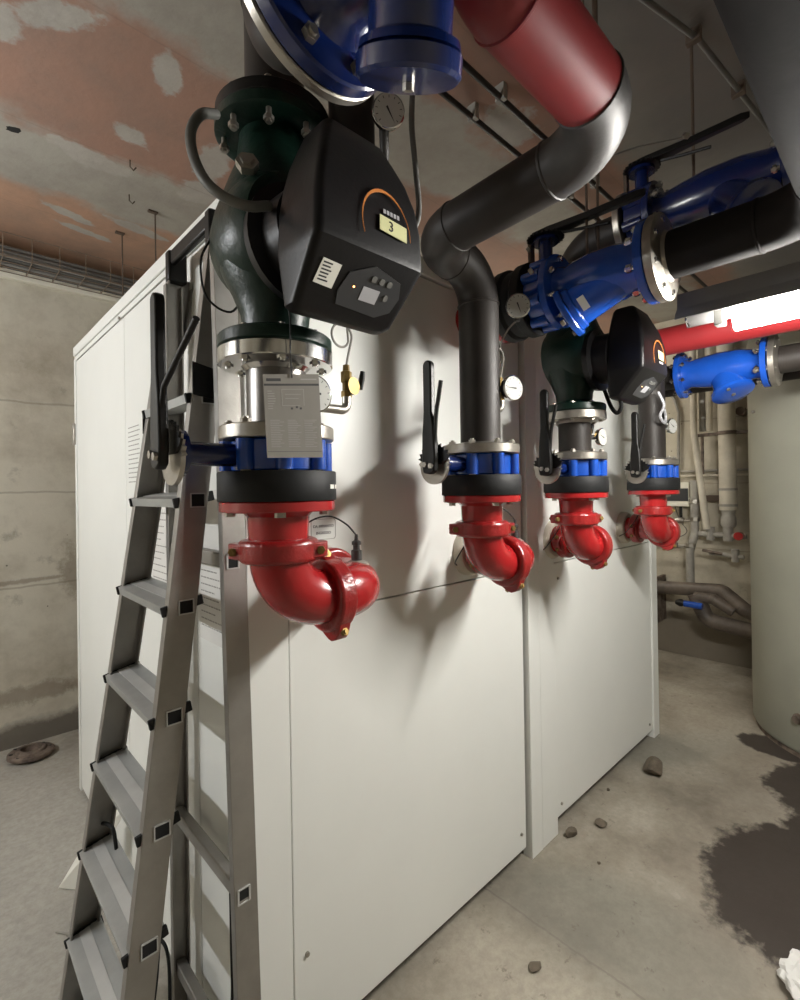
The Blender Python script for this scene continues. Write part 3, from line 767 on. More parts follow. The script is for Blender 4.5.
def top_valve(X, y0, z, label, paint):
    """butterfly valve on a pipe that runs along Y, stem up"""
    t = thing('butterfly_valve', label, 'valve', (X, y0-.03, z))
    mb = MB().lathe((X, y0, z), (0, -1, 0), [(0, .05), (0, .086), (.004, .090), (.056, .090), (.060, .086), (.060, .05)], 40)
    for k in range(8):
        a = 2*PI*(k+.5)/8
        p = V((X+math.cos(a)*.092, 0, z+math.sin(a)*.092))
        mb.cyl(p+V((0, y0-.002, 0)), p+V((0, y0-.058, 0)), .0165, n=16)
    obj('body', mb, paint, t)
    ym = y0-.03
    mb = MB().cyl((X, ym, z+.08), (X, ym, z+.175), .021); mb.lathe((X, ym, z+.165), (0, 0, 1), [(0, .040), (.010, .040)], 28)
    obj('stem_neck', mb, 'navy', t)
    pol = [(.052*math.cos(2*PI*k/48)+(.005*math.cos(2*PI*k/48) if k % 2 else 0), .052*math.sin(2*PI*k/48)+(.005*math.sin(2*PI*k/48) if k % 2 else 0)) for k in range(48)]
    obj('notch_plate', MB().prism(pol, (X, ym, z+.176), (1, 0, 0), (0, 1, 0), (0, 0, 1), .006), 'blackpaint', t)
    pol = [(-.035, -.022), (.02, -.024), (.14, -.013), (.28, -.011), (.30, 0), (.28, .011), (.14, .013), (.02, .024), (-.035, .022)]
    lv = obj('lever', MB().prism(pol, (X, ym, z+.184), (0, -1, 0), (1, 0, 0), (0, 0, 1), .02), 'blackpaint', t, bevel=.003)
    obj('latch_trigger', MB().tube([(X, ym-.06, z+.178), (X, ym-.12, z+.165), (X, ym-.20, z+.150)], .005, 8), 'blackpaint', lv)
    obj('stop_tab', MB().bb(X-.012, X+.012, ym+.045, ym+.055, z+.12, z+.18), 'brown', lv)
    return t
top_valve(1.40, .824, 2.10, 'blue butterfly valve high up with gauge in front and long black lever on top', 'blue')
top_valve(RX[2], .650, 2.375, 'dark blue butterfly valve on the upper pipe behind the others, lever towards the tank', 'navy')

def strainer(y0, X, z, leg, label, m, Ls=.35, leglen=.165, at=.5, k=1.0):
    """Y strainer along -Y starting at y0; leg = direction of the basket leg"""
    t = thing('pipe_strainer', label, 'strainer', (X, y0-Ls/2, z))
    prof = [(0, .05), (0, .107), (.002, .109), (.020, .109), (.022, .107), (.024, .070), (.05, .062), (Ls*.26, .070), (Ls*.45, .078), (Ls*.68, .076), (Ls*.85, .064),
            (Ls-.024, .070), (Ls-.022, .107), (Ls-.020, .109), (Ls-.002, .109), (Ls, .107), (Ls, .05)]
    obj('body', MB().lathe((X, y0, z), (0, -1, 0), prof, 44), m, t)
    c = V((X, y0-Ls*at, z)); d = V(leg).normalized()
    lg = obj('basket_leg', MB().lathe(c, d, [(.02, .056*k), (leglen-.02, .058*k), (leglen-.016, .064*k), (leglen, .066*k)], 40), m, t)
    cp = obj('leg_cap', MB().lathe(c, d, [(leglen+.001, .040*k), (leglen+.001, .073*k), (leglen+.004, .076*k), (leglen+.018, .076*k), (leglen+.021, .072*k), (leglen+.022, .03*k)], 40), m, t, bevel=.0)
    u, w, dd = basis(d)
    for k in range(6):
        a = 2*PI*(k+.5)/6
        obj('cap_bolt', MB().lathe(c+(u*math.cos(a)+w*math.sin(a))*.063*k+d*(leglen+.018), d, [(0, .008), (.010, .008)], 6), 'zinc', cp)
    for yy, s in ((y0-.012, 1), (y0-Ls+.012, 1)):
        ring_bolts(t, (X, yy, z), (0, 1, 0), .090, .062, 8, r=.0105, name='flange_bolt', m='chrome' if m == 'blue' else 'zinc')
    return t, lg
st, lg = strainer(.762, 1.40, 2.10, (-.16, .86, -.42), 'bright blue strainer at high level between the long-levered valve and the thick black pipe', 'blue', Ls=.290, leglen=.185, at=.80)
dd_ = V((-.16, .86, -.42)).normalized(); pc_ = V((1.40, .762-.290*.8, 2.10))+dd_*.145; nn_ = (V((0, 0, 1.5))-pc_); nn_ = (nn_-dd_*nn_.dot(dd_)).normalized()
obj('rating_label', MB().prism([(-.010, -.020), (.010, -.020), (.010, .020), (-.010, .020)], pc_+nn_*.0578, dd_, dd_.cross(nn_), nn_, .001), 'label', st)
strainer(.588, RX[2], 2.375, (-.4, -.5, -.6), 'dark navy strainer on the upper pipe behind the thick black pipe, upper right', 'navy', Ls=.37)
strainer(.785, 2.62, 2.03, (-.25, -.35, -.9), 'blue strainer with round bulge hanging behind the lit lamp tube', 'blue', Ls=.352, leglen=.115, k=1.1)
t = pipe_run('steel_pipe', 'dark horizontal pipe feeding the lower far blue strainer', [(2.62, 1.12, 2.03), (2.62, .80, 2.03)], [], .0575, 'steel')

# foreground blue strainer at the top edge of the view
t = thing('pipe_strainer', 'large navy blue strainer at the very top, nearest the camera, with capped leg pointing down', 'strainer', (.41, .36, 2.15))
X, z, y0 = .366, 2.128, .515
prof = [(0, .05), (0, .112), (.003, .115), (.020, .115), (.023, .112), (.026, .075), (.05, .064), (.10, .072), (.20, .074), (.28, .062), (.32, .07), (.323, .112), (.34, .115), (.343, .05)]
obj('body', MB().lathe((X, y0, z), (0, -1, 0), prof, 56), 'navy', t)
ring_bolts(t, (X, y0-.008, z), (0, 1, 0), .094, .056, 8, r=.0105, name='flange_bolt')
lg = obj('basket_leg', MB().lathe((X+.002, y0-.165, z), (.28, .36, -.89), [(0, .047), (.125, .048), (.13, .058), (.138, .060)], 48), 'navy', t)
obj('leg_cap', MB().lathe((X+.002, y0-.165, z), (.28, .36, -.89), [(.139, .03), (.139, .058), (.142, .062), (.160, .062), (.164, .058), (.165, .02)], 48), 'navy', t)
obj('drain_plug', MB().lathe((X+.047, y0-.107, z-.143), (.28, .36, -.89), [(0, .007), (.012, .007)], 6), 'zinc', lg)
t = pipe_run('steel_pipe', 'dark elbow behind the topmost navy strainer flange, with a pale flange rim', [(X, y0+.012, z), (X, y0+.105, z), (X, y0+.105, 2.985)], [.068], .050, 'steel')
obj('flange', MB().lathe((X, y0+.002, z), (0, 1, 0), [(0, .05), (0, .112), (.002, .1145), (.013, .1145), (.015, .112), (.02, .066), (.03, .058)], 56), 'zinc', t)

# ------------------------------------------------------------------ gauges
def dial(name, label, c, r, n, stem, group=None, back='elbow', needle=200):
    """round dial at c facing n, stem = list of points of its connection"""
    t = thing(name, label, 'gauge', c, group); c = V(c); n = V(n).normalized()
    obj('case', MB().lathe(c-n*.016, n, [(0, r*.7), (.002, r*.95), (.010, r), (.016, r), (.0175, r*.93)], 40), 'chrome', t)
    f = obj('dial_face', MB().lathe(c, n, [(.0012, r*.90), (.0024, r*.90)], 36), 'dial', t)
    u = V((0, 0, 1)).cross(n).normalized(); w = n.cross(u)
    a = math.radians(needle); dv = u*math.cos(a)+w*math.sin(a); sv = n.cross(dv)
    obj('needle', MB().add([c+n*.0032+dv*r*.75, c+n*.0032-dv*r*.25+sv*r*.06, c+n*.0032-dv*r*.25-sv*r*.06, c+n*.0038+dv*r*.75, c+n*.0038-dv*r*.25+sv*r*.06, c+n*.0038-dv*r*.25-sv*r*.06],
        [(0, 1, 2), (5, 4, 3), (0, 3, 4, 1), (1, 4, 5, 2), (2, 5, 3, 0)]), 'ink', f, smooth=False)
    mb = MB()
    for k in range(11):
        a = math.radians(225-27*k); dv = u*math.cos(a)+w*math.sin(a); sv = n.cross(dv)
        p0, p1 = c+n*.0026+dv*r*.68, c+n*.0026+dv*r*.82
        mb.add([p0+sv*r*.02, p0-sv*r*.02, p1-sv*r*.02, p1+sv*r*.02], [(0, 1, 2, 3)])
    obj('scale_marks', mb, 'ink', f, smooth=False)
    if stem: obj('stem', MB().tube([V(p) for p in stem], .009, 14), 'elbow', t)
    return t
GT = 'dial thermometers on the risers'
dial('dial_thermometer', 'round chrome-rimmed dial half hidden behind the hanging leaflet', (RX[0]+.040, RY-.078, 1.688), .036, (0, -1, 0), [(RX[0]+.03, RY-.03, 1.688), (RX[0]+.040, RY-.06, 1.688)], GT, needle=180)
dial('dial_thermometer', 'round white dial facing out, fixed to the right side of the second riser pipe', (RX[1]+.058, RY-.075, 1.788), .037, (-.25, -1, 0), [(RX[1]+.03, RY-.03, 1.788), (RX[1]+.058, RY-.06, 1.788)], GT, needle=178)
dial('dial_thermometer', 'small round dial at the right of the short dark pipe under the far green pump', (RX[2]+.118, RY-.05, 1.690), .034, (-.05, -1, 0), [(RX[2]+.05, RY, 1.690), (RX[2]+.118, RY-.035, 1.690)], GT, needle=160)
dial('dial_thermometer', 'small round dial on a side stub of the farthest riser pipe', (RX[3]+.190, RY-.03, 1.800), .038, (-.25, -1, 0), [(RX[3]+.05, RY, 1.800), (RX[3]+.185, RY-.01, 1.800)], GT, needle=150)

def siphon(X, y, z0, label, cock, zt, end, grp='brass gauge cocks with coiled siphon tubes'):
    """elbow from pipe, brass cock, coil, tube up to end"""
    t = thing('gauge_siphon', label, 'gauge tube', (X, y, z0), grp)
    obj('nipple', MB().tube([p for k, q in arc_join([(X-.10, y, z0), (X, y, z0), (X, y, z0+.035)], .016, 8) for p in q], .010, 16), 'zinc', t)
    ck = obj('cock_body', MB().lathe((X, y, z0+.03), (0, 0, 1), [(0, .012), (.012, .012), (.014, .009), (.03, .009), (.032, .012), (.055, .012), (.057, .008), (.07, .007)], 6), 'brass', t)
    obj('cock_disc', MB().lathe((X+.004, y-.010, z0+.052), (.2, -1, 0), [(0, .012), (.006, .012), (.007, .019), (.010, .019), (.011, .004)], 28), 'brass', t)
    obj('cock_handle', MB().tube([(X+.030, y-.012, z0+.048), (X+.032, y-.014, z0+.070), (X+.034, y-.016, z0+.088)], [.0045, .007, .0055], 12), 'blackpaint', t)
    pts = [V((X, y, z0+.095))]; R = .025; zc = z0+.165
    pts.append(V((X+.004, y, z0+.115))); pts.append(V((X+.010, y-.001, z0+.140)))
    for k in range(33):
        a = math.radians(-20+360*k/32); pts.append(V((X-.010+R*math.cos(a), y-.002+.010*k/32, zc+R*math.sin(a))))
    pts.append(V((X+.008, y+.006, zc+.03)))
    pts += smooth_path([V((X+.008, y+.006, zc+.04)), (V((X+.006, y+.004, zc+.06))+V(end))/2, V(end)], 6)
    obj('coil_tube', MB().tube(pts, .0026, 10), 'galv', t)
    return t
siphon(.666, RY-.005, 1.678, 'brass cock and coiled tube beside the short stainless pipe, below the big pump head', None, None, (.660, .80, 2.06))
siphon(1.272, RY+.01, 1.742, 'brass cock and coiled tube behind the white dial of the second riser', None, None, (1.262, .81, 2.0))
siphon(1.800, RY, 1.66, 'small brass cock and tube beside the short dark pipe under the far pump', None, None, (1.815, .80, 1.95))
dial('pressure_gauge', 'round pressure gauge hanging under the topmost blue strainer behind the pump head', (.610, .655, 2.190), .030, (-.55, -.80, -.25), [(.615, .675, 2.185), (.64, .70, 2.15), (.65, .72, 2.09)], 'pressure gauges', needle=-60)
dial('pressure_gauge', 'pressure gauge in front of the high blue butterfly valve and black ring', (1.250, .80, 2.035), .036, (-.75, -.65, -.1), [(1.262, .812, 2.035), (1.262, .812, 1.995)], 'pressure gauges', needle=-70)
# sensor wire loop near the high stub
tag(obj('thin_wire', MB().tube(smooth_path([(1.24, .95, 2.10), (1.235, .95, 2.19), (1.26, .95, 2.235), (1.30, .95, 2.21), (1.32, .955, 2.12)], 6), .0022, 8), 'rubber'), 'thin black wire looped left of the high blue valve, beside the black elbow', 'wire')

# hanging leaflet
lf = thing('hanging_leaflet', 'printed leaflet hanging on a wire in front of the foreground stainless pipe', 'leaflet', (.457, .745, 1.64))
zt, zb = 1.700, 1.558
obj('sheet', MB().add([(.404, .752, zt-.002), (.509, .742, zt+.012), (.511, .736, zb+.004), (.406, .744, zb), (.404, .7525, zt-.002), (.509, .7425, zt+.012), (.511, .7365, zb+.004), (.406, .7445, zb)],
    [(0, 1, 2, 3), (7, 6, 5, 4), (0, 4, 5, 1), (1, 5, 6, 2), (2, 6, 7, 3), (3, 7, 4, 0)]), 'backlit_paper', lf, smooth=False)
def leaf(u, v, off=.0004):   # u,v in 0..1 from top-left
    a = V((.404, .752, zt-.002)); b = V((.509, .742, zt+.012)); c = V((.511, .736, zb+.004)); d = V((.406, .744, zb))
    p = a*(1-u)*(1-v)+b*u*(1-v)+c*u*v+d*(1-u)*v
    return p+V((-.1, -1, 0)).normalized()*off
def lbar(mb, u0, u1, v0, v1): mb.add([leaf(u0, v0), leaf(u1, v0), leaf(u1, v1), leaf(u0, v1)], [(0, 1, 2, 3)])
for nm_, q in (('heading_band', (0.01, .99, .115, .14)), ('heading_print', (.05, .30, .05, .085)), ('printed_mark', (.45, .49, .40, .425)), ('printed_mark', (.54, .58, .385, .41)), ('printed_mark', (.61, .65, .40, .425)), ('foot_line', (.01, .99, .925, .931))):
    mb = MB(); lbar(mb, *q); obj(nm_, mb, 'ink', lf, smooth=False)
mb = MB(); rnd = random.Random(8)
for cxx in (.08, .38, .68):
    for k in range(16): lbar(mb, cxx, cxx+.24*(.6+.4*rnd.random()), .55+.021*k, .557+.021*k)
for k in range(8): lbar(mb, .06, .06+.14*(.5+.5*rnd.random()), .20+.03*k, .208+.03*k)
lbar(mb, .65, .95, .055, .07)
for a in ((.30, .31, .18, .38), (.69, .70, .18, .38), (.30, .70, .18, .185), (.36, .64, .24, .246), (.36, .6, .29, .296), (.30, .62, .375, .38)): lbar(mb, *a)
obj('small_print', mb, 'greyink', lf, smooth=False)
obj('hanging_wire', MB().tube([(.455, .744, 1.698), (.456, .75, 1.74), (.452, .742, 1.80), (.453, .76, 1.86), (.46, .79, 1.93)], .0013, 6), 'rubber', lf)

# flexible conduits
def conduit(label, pts, r, nm='flexible_conduit'):
    return tag(obj(nm, MB().tube(smooth_path(pts, 26), r, 14, ripple=.07), 'conduit', angle=80), label, 'cable')
conduit('grey flexible conduit looping round the left of the foreground green pump',
    [(.412, .735, 1.975), (.372, .73, 1.957), (.337, .74, 1.962), (.313, .755, 1.985), (.303, .775, 2.03), (.310, .80, 2.085), (.335, .82, 2.135), (.37, .84, 2.165)], .0078)
conduit('thin grey flexible conduit hanging beside the pressure gauge above the foreground pump head',
    [(.70, .68, 2.30), (.695, .68, 2.22), (.705, .68, 2.13), (.715, .685, 2.05), (.69, .70, 1.99)], .0055)
tag(obj('thin_wire', MB().tube(smooth_path([(.395, .93, 1.99), (.375, .93, 1.94), (.385, .93, 1.875), (.43, .925, 1.855), (.46, .92, 1.90)], 6), .0022, 8), 'rubber'), 'thin black wire loop hanging left of the foreground green pump body', 'wire')
tag(obj('pump_cable', MB().tube(smooth_path([(1.69, .72, 1.86), (1.72, .70, 1.79), (1.74, .72, 1.76), (1.78, .76, 1.79), (1.80, .80, 1.88), (1.79, .84, 1.98)], 8), .007, 10), 'rubber'), 'black cable curling under the far green pump head', 'cable')
tag(obj('plastic_strap', MB().tube(smooth_path([(2.40, .81, 1.93), (2.41, .79, 1.87), (2.39, .80, 1.82), (2.43, .795, 1.79), (2.46, .80, 1.82), (2.43, .795, 1.85)], 6), .006, 8), 'lcd'), 'crumpled clear plastic strip on the farthest riser pipe', 'strap')

# ------------------------------------------------------------------ ladder
lad = thing('step_ladder', 'tall aluminium stepladder leaning open against the left end of the white enclosure', 'ladder', (.40, 1.35, 0))
def fx(z): return .238+.117*z          # front edge X of front rails
def nearY(z): return 1.172-.012*z       # outer face of near rail
def farY(z): return 1.675-.110*z        # outer face of far rail
ZT = 2.11
def rail(name, pts, dx, dy, m='alu', lip=.006):
    """C-channel rail between bottom (x,y,z) and top; dx depth, dy thickness (sign: towards the inside)"""
    (x0, y0, z0), (x1, y1, z1) = pts; mb = MB()
    def sect(x, y, z):
        s = 1 if dy > 0 else -1; D = abs(dy)
        return [V((x, y, z)), V((x+dx, y, z)), V((x+dx, y+s*D, z)), V((x+dx-.005, y+s*D, z)), V((x+dx-.005, y+s*.004, z)),
                V((x+.005, y+s*.004, z)), V((x+.005, y+s*D, z)), V((x, y+s*D, z))]
    mb.loft([sect(x0, y0, z0), sect(x1, y1, z1)])
    return obj(name, mb, m, lad, angle=30, bevel=.0012)
nr = rail('front_rail', ((fx(0), nearY(0), 0.02), (fx(ZT), nearY(ZT), ZT)), .064, .026)
fr = rail('front_rail', ((fx(0), farY(0), 0.02), (fx(ZT), farY(ZT), ZT)), .070, -.026)
def rx(z): return .474+.008*(1-z/2.1)
def rnY(z): return 1.035+.034*z
def rfY(z): return 1.475-.018*z
rn = rail('rear_rail', ((rx(0), rnY(0), 0.02), (rx(2.08), rnY(2.08), 2.08)), .055, .022)
rf = rail('rear_rail', ((rx(0), rfY(0), 0.02), (rx(2.08), rfY(2.08), 2.08)), .046, -.022)
zs = [.285+.2425*k for k in range(7)]+[.04]
for z in zs:
    x = fx(z); y0 = nearY(z)+.006; y1 = farY(z)-.006
    Rm = Euler((0, math.radians(-11), 0)).to_matrix()
    mb = MB()
    W = .086; T = .020
    # tread with fine ribs and folded front edge
    pts = [(-W/2, -T/2), (W/2, -T/2), (W/2, T/2)]
    nr_ = 12
    for k in range(nr_, -1, -1): pts.append((-W/2+W*k/nr_, T/2+(.0010 if k % 2 else 0)))
    c = V((x+W/2-.010, y0, z-T/2)); ux = Rm @ V((1, 0, 0)); uz = Rm @ V((0, 0, 1))
    mb.prism(pts, c, ux, uz, (0, 1, 0), y1-y0)
    stp = obj('step', mb, 'alustep', lad, angle=20)
    for yy in (y0-.001, y1-.008):
        obj('end_cap', MB().box(c+V((0, yy-y0+.0045, 0))-ux*.001, (W+.008, .009, T+.003), Rm), 'rubber', stp, bevel=.002)
    obj('tread_strip', MB().box(c+V((0, (y1-y0)/2, 0))+uz*(T/2+.0014), (.026, y1-y0-.022, .0012), Rm), 'alulight', stp, smooth=False)
    # square rung socket showing on the outer face of the near rail
    if z > .2:
        yo = nearY(z)
        mb = MB(); cc = V((x+.037, yo-.0012, z-.012))
        mb.box(cc+V((0, 0, .0155)), (.034, .004, .0025)); mb.box(cc-V((0, 0, .0155)), (.034, .004, .0025)); mb.box(cc+V((.0162, 0, 0)), (.0025, .004, .031)); mb.box(cc-V((.0162, 0, 0)), (.0025, .004, .031))
        so = obj('rung_socket', mb, 'alulight', nr)
        obj('socket_hole', MB().box(cc+V((0, .001, 0)), (.032, .0012, .030)), 'mouth', nr, smooth=False)
for z in (.165, .600, 1.345):
    x = rx(z)+.01
    mb = MB().box((x+.012, (rnY(z)+rfY(z))/2, z), (.026, rfY(z)-rnY(z)-.012, .034))
    obj('rear_bar', mb, 'alu', lad, bevel=.003)
    yo = rnY(z); cc = V((x+.012, yo-.0012, z))
    mb = MB(); mb.box(cc+V((0, 0, .016)), (.028, .004, .0025)); mb.box(cc-V((0, 0, .016)), (.028, .004, .0025)); mb.box(cc+V((.0135, 0, 0)), (.004, .004, .032)); mb.box(cc-V((.0135, 0, 0)), (.004, .004, .032))
    obj('rung_socket', mb, 'alulight', rn)
    obj('socket_hole', MB().box(cc+V((0, .001, 0)), (.024, .0012, .029)), 'mouth', rn, smooth=False)
# black plastic top frame
mb = MB()
za = 2.175
ya, yb = nearY(za)-.006, farY(za)+.006
mb.bb(fx(za)-.006, fx(za)+.012, ya, yb, za-.040, za)               # bar across
mb.bb(fx(za)-.012, rx(2.08)+.058, ya, ya+.030, za-.085, za)          # near cheek
mb.bb(fx(za)-.012, rx(2.08)+.058, yb-.030, yb, za-.085, za)
obj('top_cap', mb, 'blackpaint', lad, bevel=.006)
for s, yy in ((0, nearY(1.72)), (1, farY(1.72))):
    zc = 1.765 if s == 0 else 1.70
    obj('hinge_bracket', MB().prism([(-.010, -.035), (.055, -.045), (.092, -.055), (.092, -.030), (.065, .025), (-.010, .040)] if s == 0 else [(-.01, -.03), (.08, -.03), (.08, .02), (-.01, .03)],
        (fx(zc)+.005, yy-(.006 if s == 0 else -.002), zc), (1, 0, 0), (0, 0, 1), (0, 1, 0), .004), 'blackpaint', lad)
for (x, y, m_) in ((fx(0), nearY(0), 0), (fx(0), farY(0)-.026, 0), (rx(0), rnY(0), 1), (rx(0), rfY(0)-.022, 1)):
    d = .070 if m_ == 0 else .046
    obj('rubber_foot', MB().bb(x-.004, x+d+.004, y-.004, y+.030, 0, .035), 'rubber', lad, bevel=.004)

# power cords hanging at the ladder
def cord(label, pts, r=.0035): return tag(obj('black_cord', MB().tube(smooth_path(pts, 8), r, 8), 'rubber'), label, 'cord')
cord('black cord hanging in a loop between the stepladder rails and the enclosure', [(.44, 1.42, .66), (.443, 1.42, .58), (.44, 1.40, .45), (.42, 1.37, .34), (.40, 1.34, .25), (.36, 1.30, .12)])
cord('black cord arched over the lower ladder step at the left', [(.345, 1.60, .575), (.35, 1.57, .585), (.358, 1.545, .58), (.36, 1.53, .55), (.362, 1.525, .52)], .005)
cord('black cord running down beside the nearest rear leg of the stepladder', [(.50, 1.12, .57), (.498, 1.115, .45), (.495, 1.11, .32), (.485, 1.13, .18), (.47, 1.15, .05), (.42, 1.16, .006)])
cord('black cord arching behind the bottom of the stepladder', [(.43, 1.44, .28), (.44, 1.41, .305), (.445, 1.38, .27), (.44, 1.36, .15), (.43, 1.35, .03)], .0045)

# ------------------------------------------------------------------ lamps
def lamp(name, label, x0, x1, y0, y1, z, tube_m, rods=(), tube_r=.019, hood=True):
    """batten luminaire with long axis along Y if y-range longer; hood on top"""
    t = thing(name, label, 'lamp', ((x0+x1)/2, (y0+y1)/2, z))
    xc = (x0+x1)/2
    prof = [(-.058, -.030), (-.050, -.012), (-.034, .006), (-.030, .050), (.030, .050), (.034, .006), (.050, -.012), (.058, -.030), (.052, -.030), (.046, -.016), (.030, -.002), (-.030, -.002), (-.046, -.016), (-.052, -.030)]
    if not hood: prof = [(-.018, -.004), (.018, -.004), (.018, .05), (-.018, .05)]
    obj('housing', MB().prism(prof, (xc, y0, z), (1, 0, 0), (0, 0, 1), (0, 1, 0), y1-y0), 'lamphouse', t, bevel=.002)
    obj('lit_tube', MB().tube([(xc, y0+.03, z-.054), (xc, (y0+y1)/2, z-.054), (xc, y1-.135, z-.054)], tube_r, 20), tube_m, t)
    for yy in (y0+.02, y1-.10):
        obj('tube_holder', MB().bb(xc-.018, xc+.018, yy-.012, yy+.012, z-.06, z), 'conduit', t, bevel=.003)
    for yy in (y0+.05, y1-.03):
        obj('end_latch', MB().tube([(xc-.05, yy, z-.02), (xc-.056, yy, z-.04), (xc-.03, yy, z-.05)], .003, 8), 'chrome', t)
    for yy in rods:
        obj('suspension_wire', MB().cyl((xc, yy, z+.05), (xc, yy, H), .002, n=8), 'galv', t)
    return t
lamp('tube_lamp', 'lit fluorescent tube lamp with grey hood hanging over the aisle at the right', 1.555, 1.665, -.36, .478, 2.008, 'tube', rods=(-.2, .12), tube_r=.028)
lamp('tube_lamp', 'fluorescent tube lamp out of sight on the left side of the room', -1.50, -1.39, 1.75, 3.05, 2.20, 'tube_left', rods=(2.0, 2.8), hood=False)
lamp('tube_lamp', 'fluorescent tube lamp hidden behind the enclosure near the far wall', 3.55, 3.66, 1.95, 3.25, 2.62, 'tube_back', rods=(2.2, 3.0))

# ------------------------------------------------------------------ ceiling items
tr = thing('cable_tray', 'wire cable tray full of grey cables along the left wall under the ceiling', 'cable tray', (1.5, 3.5, 2.80))
y0, y1, zb_, zt_ = 3.42, 3.66, 2.815, 2.945
mb = MB()
for yy, zz in ((y0, zt_), (y0, zb_), (y0+.08, zb_), (y0+.16, zb_), (y1, zb_), (y1, zt_)): mb.cyl((-2.38, yy, zz), (4.8, yy, zz), .0025, n=6)
k = -2.3
while k < 4.8:
    mb.tube([(k, y0, zt_), (k, y0, zb_), (k, y1, zb_), (k, y1, zt_)], .0025, 6); k += .13
obj('wire_mesh', mb, 'tray', tr)
for xx in (-1.2, .2, 1.6, 3.0, 4.4): obj('wall_bracket', MB().bb(xx-.015, xx+.015, y0, 3.70, zb_-.012, zb_-.003), 'tray', tr)
for k in range(15):
    yy = y0+.028+.042*(k % 5); zz = zb_+.014+.024*(k//5)
    pts = [(-2.3+.6*j, yy+.008*math.sin(j*1.3), zz+.004*math.sin(j*.9)) for j in range(12)]
    tag(obj('grey_cable', MB().tube(smooth_path(pts, 3), .0085, 8), 'cable' if k % 3 else 'cable2'), 'grey cable lying in the wire tray along the left wall', 'cable', 'cables in the left wall tray')
def rod(label, x, y, z0, z1=H, nm='hanger_rod', br=True, r=.004):
    t = thing(nm, label, 'rod', (x, y, z0))
    obj('threaded_rod', MB().cyl((x, y, z0), (x, y, z1), r, n=8), 'brown', t)
    if br: obj('ceiling_bracket', MB().bb(x-.035, x+.012, y-.012, y+.012, H-.010, H), 'brown', t, bevel=.002)
    return t
rod('brown threaded rod with small bracket, right one of the pair above the enclosure roof', .88, 2.776, 2.28)
rod('brown threaded rod with small bracket, left one of the pair beside the cable tray', .811, 3.125, 2.28)
rod('grey vertical hanger rod at the upper right beside the thick black pipe', 1.84, .50, 2.43, br=False, r=.005)
rod('grey vertical hanger rod at the top just right of the red overhead pipe', 1.03, .46, 2.225, br=False, r=.006)
for i, (x, y, z0) in enumerate(((1.40, .66, 2.17), (1.43, .64, 2.17))):
    rod(('front' if i else 'rear')+' grey hanger rod of the slanting pair above the bright blue strainer', x, y, z0, br=False)
hk = thing('ceiling_hook', 'small dark hook in the ceiling above the left side', 'hook', (.663, 2.416, H))
obj('hook', MB().tube([(.663, 2.416, H), (.663, 2.416, H-.03), (.675, 2.41, H-.045), (.685, 2.405, H-.03)], .003, 8), 'brown', hk)
hk = thing('ceiling_hook', 'small grey hook in the ceiling just above the brown rods', 'hook', (.735, 2.70, H))
obj('hook', MB().tube([(.735, 2.70, H), (.735, 2.70, H-.03), (.747, 2.69, H-.045), (.757, 2.69, H-.03)], .003, 8), 'brown', hk)
mb = MB(); pol = [(.026*math.cos(2*PI*k/14)*(1+.2*math.sin(3*k)), .018*math.sin(2*PI*k/14)*(1+.15*math.cos(2*k))) for k in range(14)]
mb.prism(pol, (.262, 2.53, H-.001), (.8, -.6, 0), (.6, .8, 0), (0, 0, 1), .001)
tag(obj('ceiling_hole', mb, 'mouth'), 'small black hole in the plaster at the far left of the ceiling', 'hole')
for i, yy in enumerate((1.05, 1.18)):
    t = thing('conduit_pipe', ('nearer' if i == 0 else 'farther')+' of two thin dark conduits running along the ceiling behind the red pipe', 'pipe', (1.5, yy, 2.95))
    obj('tube', MB().cyl((-1.0, yy, 2.95), (4.5, yy, 2.95), .011, n=14), 'steel', t)
    for xx in (.6, 1.55, 2.32, 3.2): obj('saddle_clip', MB().bb(xx-.012, xx+.012, yy-.02, yy+.02, 2.94, H), 'galv', t, bevel=.002)
t = thing('conduit_pipe', 'thin grey conduit crossing the ceiling at the upper right', 'pipe', (1.5, .52, 2.97))
obj('tube', MB().tube([(.4, .70, 2.97), (1.5, .57, 2.97), (1.85, .48, 2.97), (2.4, .42, 2.97), (4.5, .2, 2.97)], .009, 12), 'cable', t)
for xx, yy in ((1.83, .49), (2.2, .445)): obj('saddle_clip', MB().bb(xx-.012, xx+.012, yy-.022, yy+.022, 2.955, H), 'brown', t, bevel=.002)
tag(obj('thin_wire', MB().tube([(1.84, .50, 2.66), (1.70, .62, 2.62), (1.45, .80, 2.50)], .003, 8), 'cable2'), 'thin grey wire slanting from the hanger rod down to the left', 'wire')

# ------------------------------------------------------------------ tank
tk = thing('storage_tank', 'large grey-green cylindrical tank cut off by the right edge', 'tank', (3.94, .166, 0))
obj('shell', MB().lathe((3.94, .166, .03), (0, 0, 1), [(0, .52), (0, .59), (.02, .60), (2.36, .60), (2.40, .59), (2.42, .55), (2.46, .3), (2.47, 0)], 96), 'tank', tk)
obj('base_ring', MB().lathe((3.94, .166, 0), (0, 0, 1), [(0, .54), (0, .585), (.04, .585), (.04, .54)], 72), 'rust', tk)
mb = MB(); vs = []; fs = []; n_ = 30
for i in range(n_+1):
    a = math.radians(158+24*i/n_); rr = .605+.003*math.sin(i*.5)
    zb2 = 1.90+.01*math.sin(i*.4)
    for r_2, zz in ((rr, zb2), (rr+.002, 2.0), (rr, 2.30), (rr-.002, 2.36)): vs.append((3.94+r_2*math.cos(a), .166+r_2*math.sin(a), zz))
for i in range(n_):
    for j in range(3): fs.append((i*4+j, i*4+4+j, i*4+5+j, i*4+1+j))
o = obj('jacket_flap', MB().add(vs, fs), 'tank', tk); md = o.modifiers.new('s', 'SOLIDIFY'); md.thickness = .004
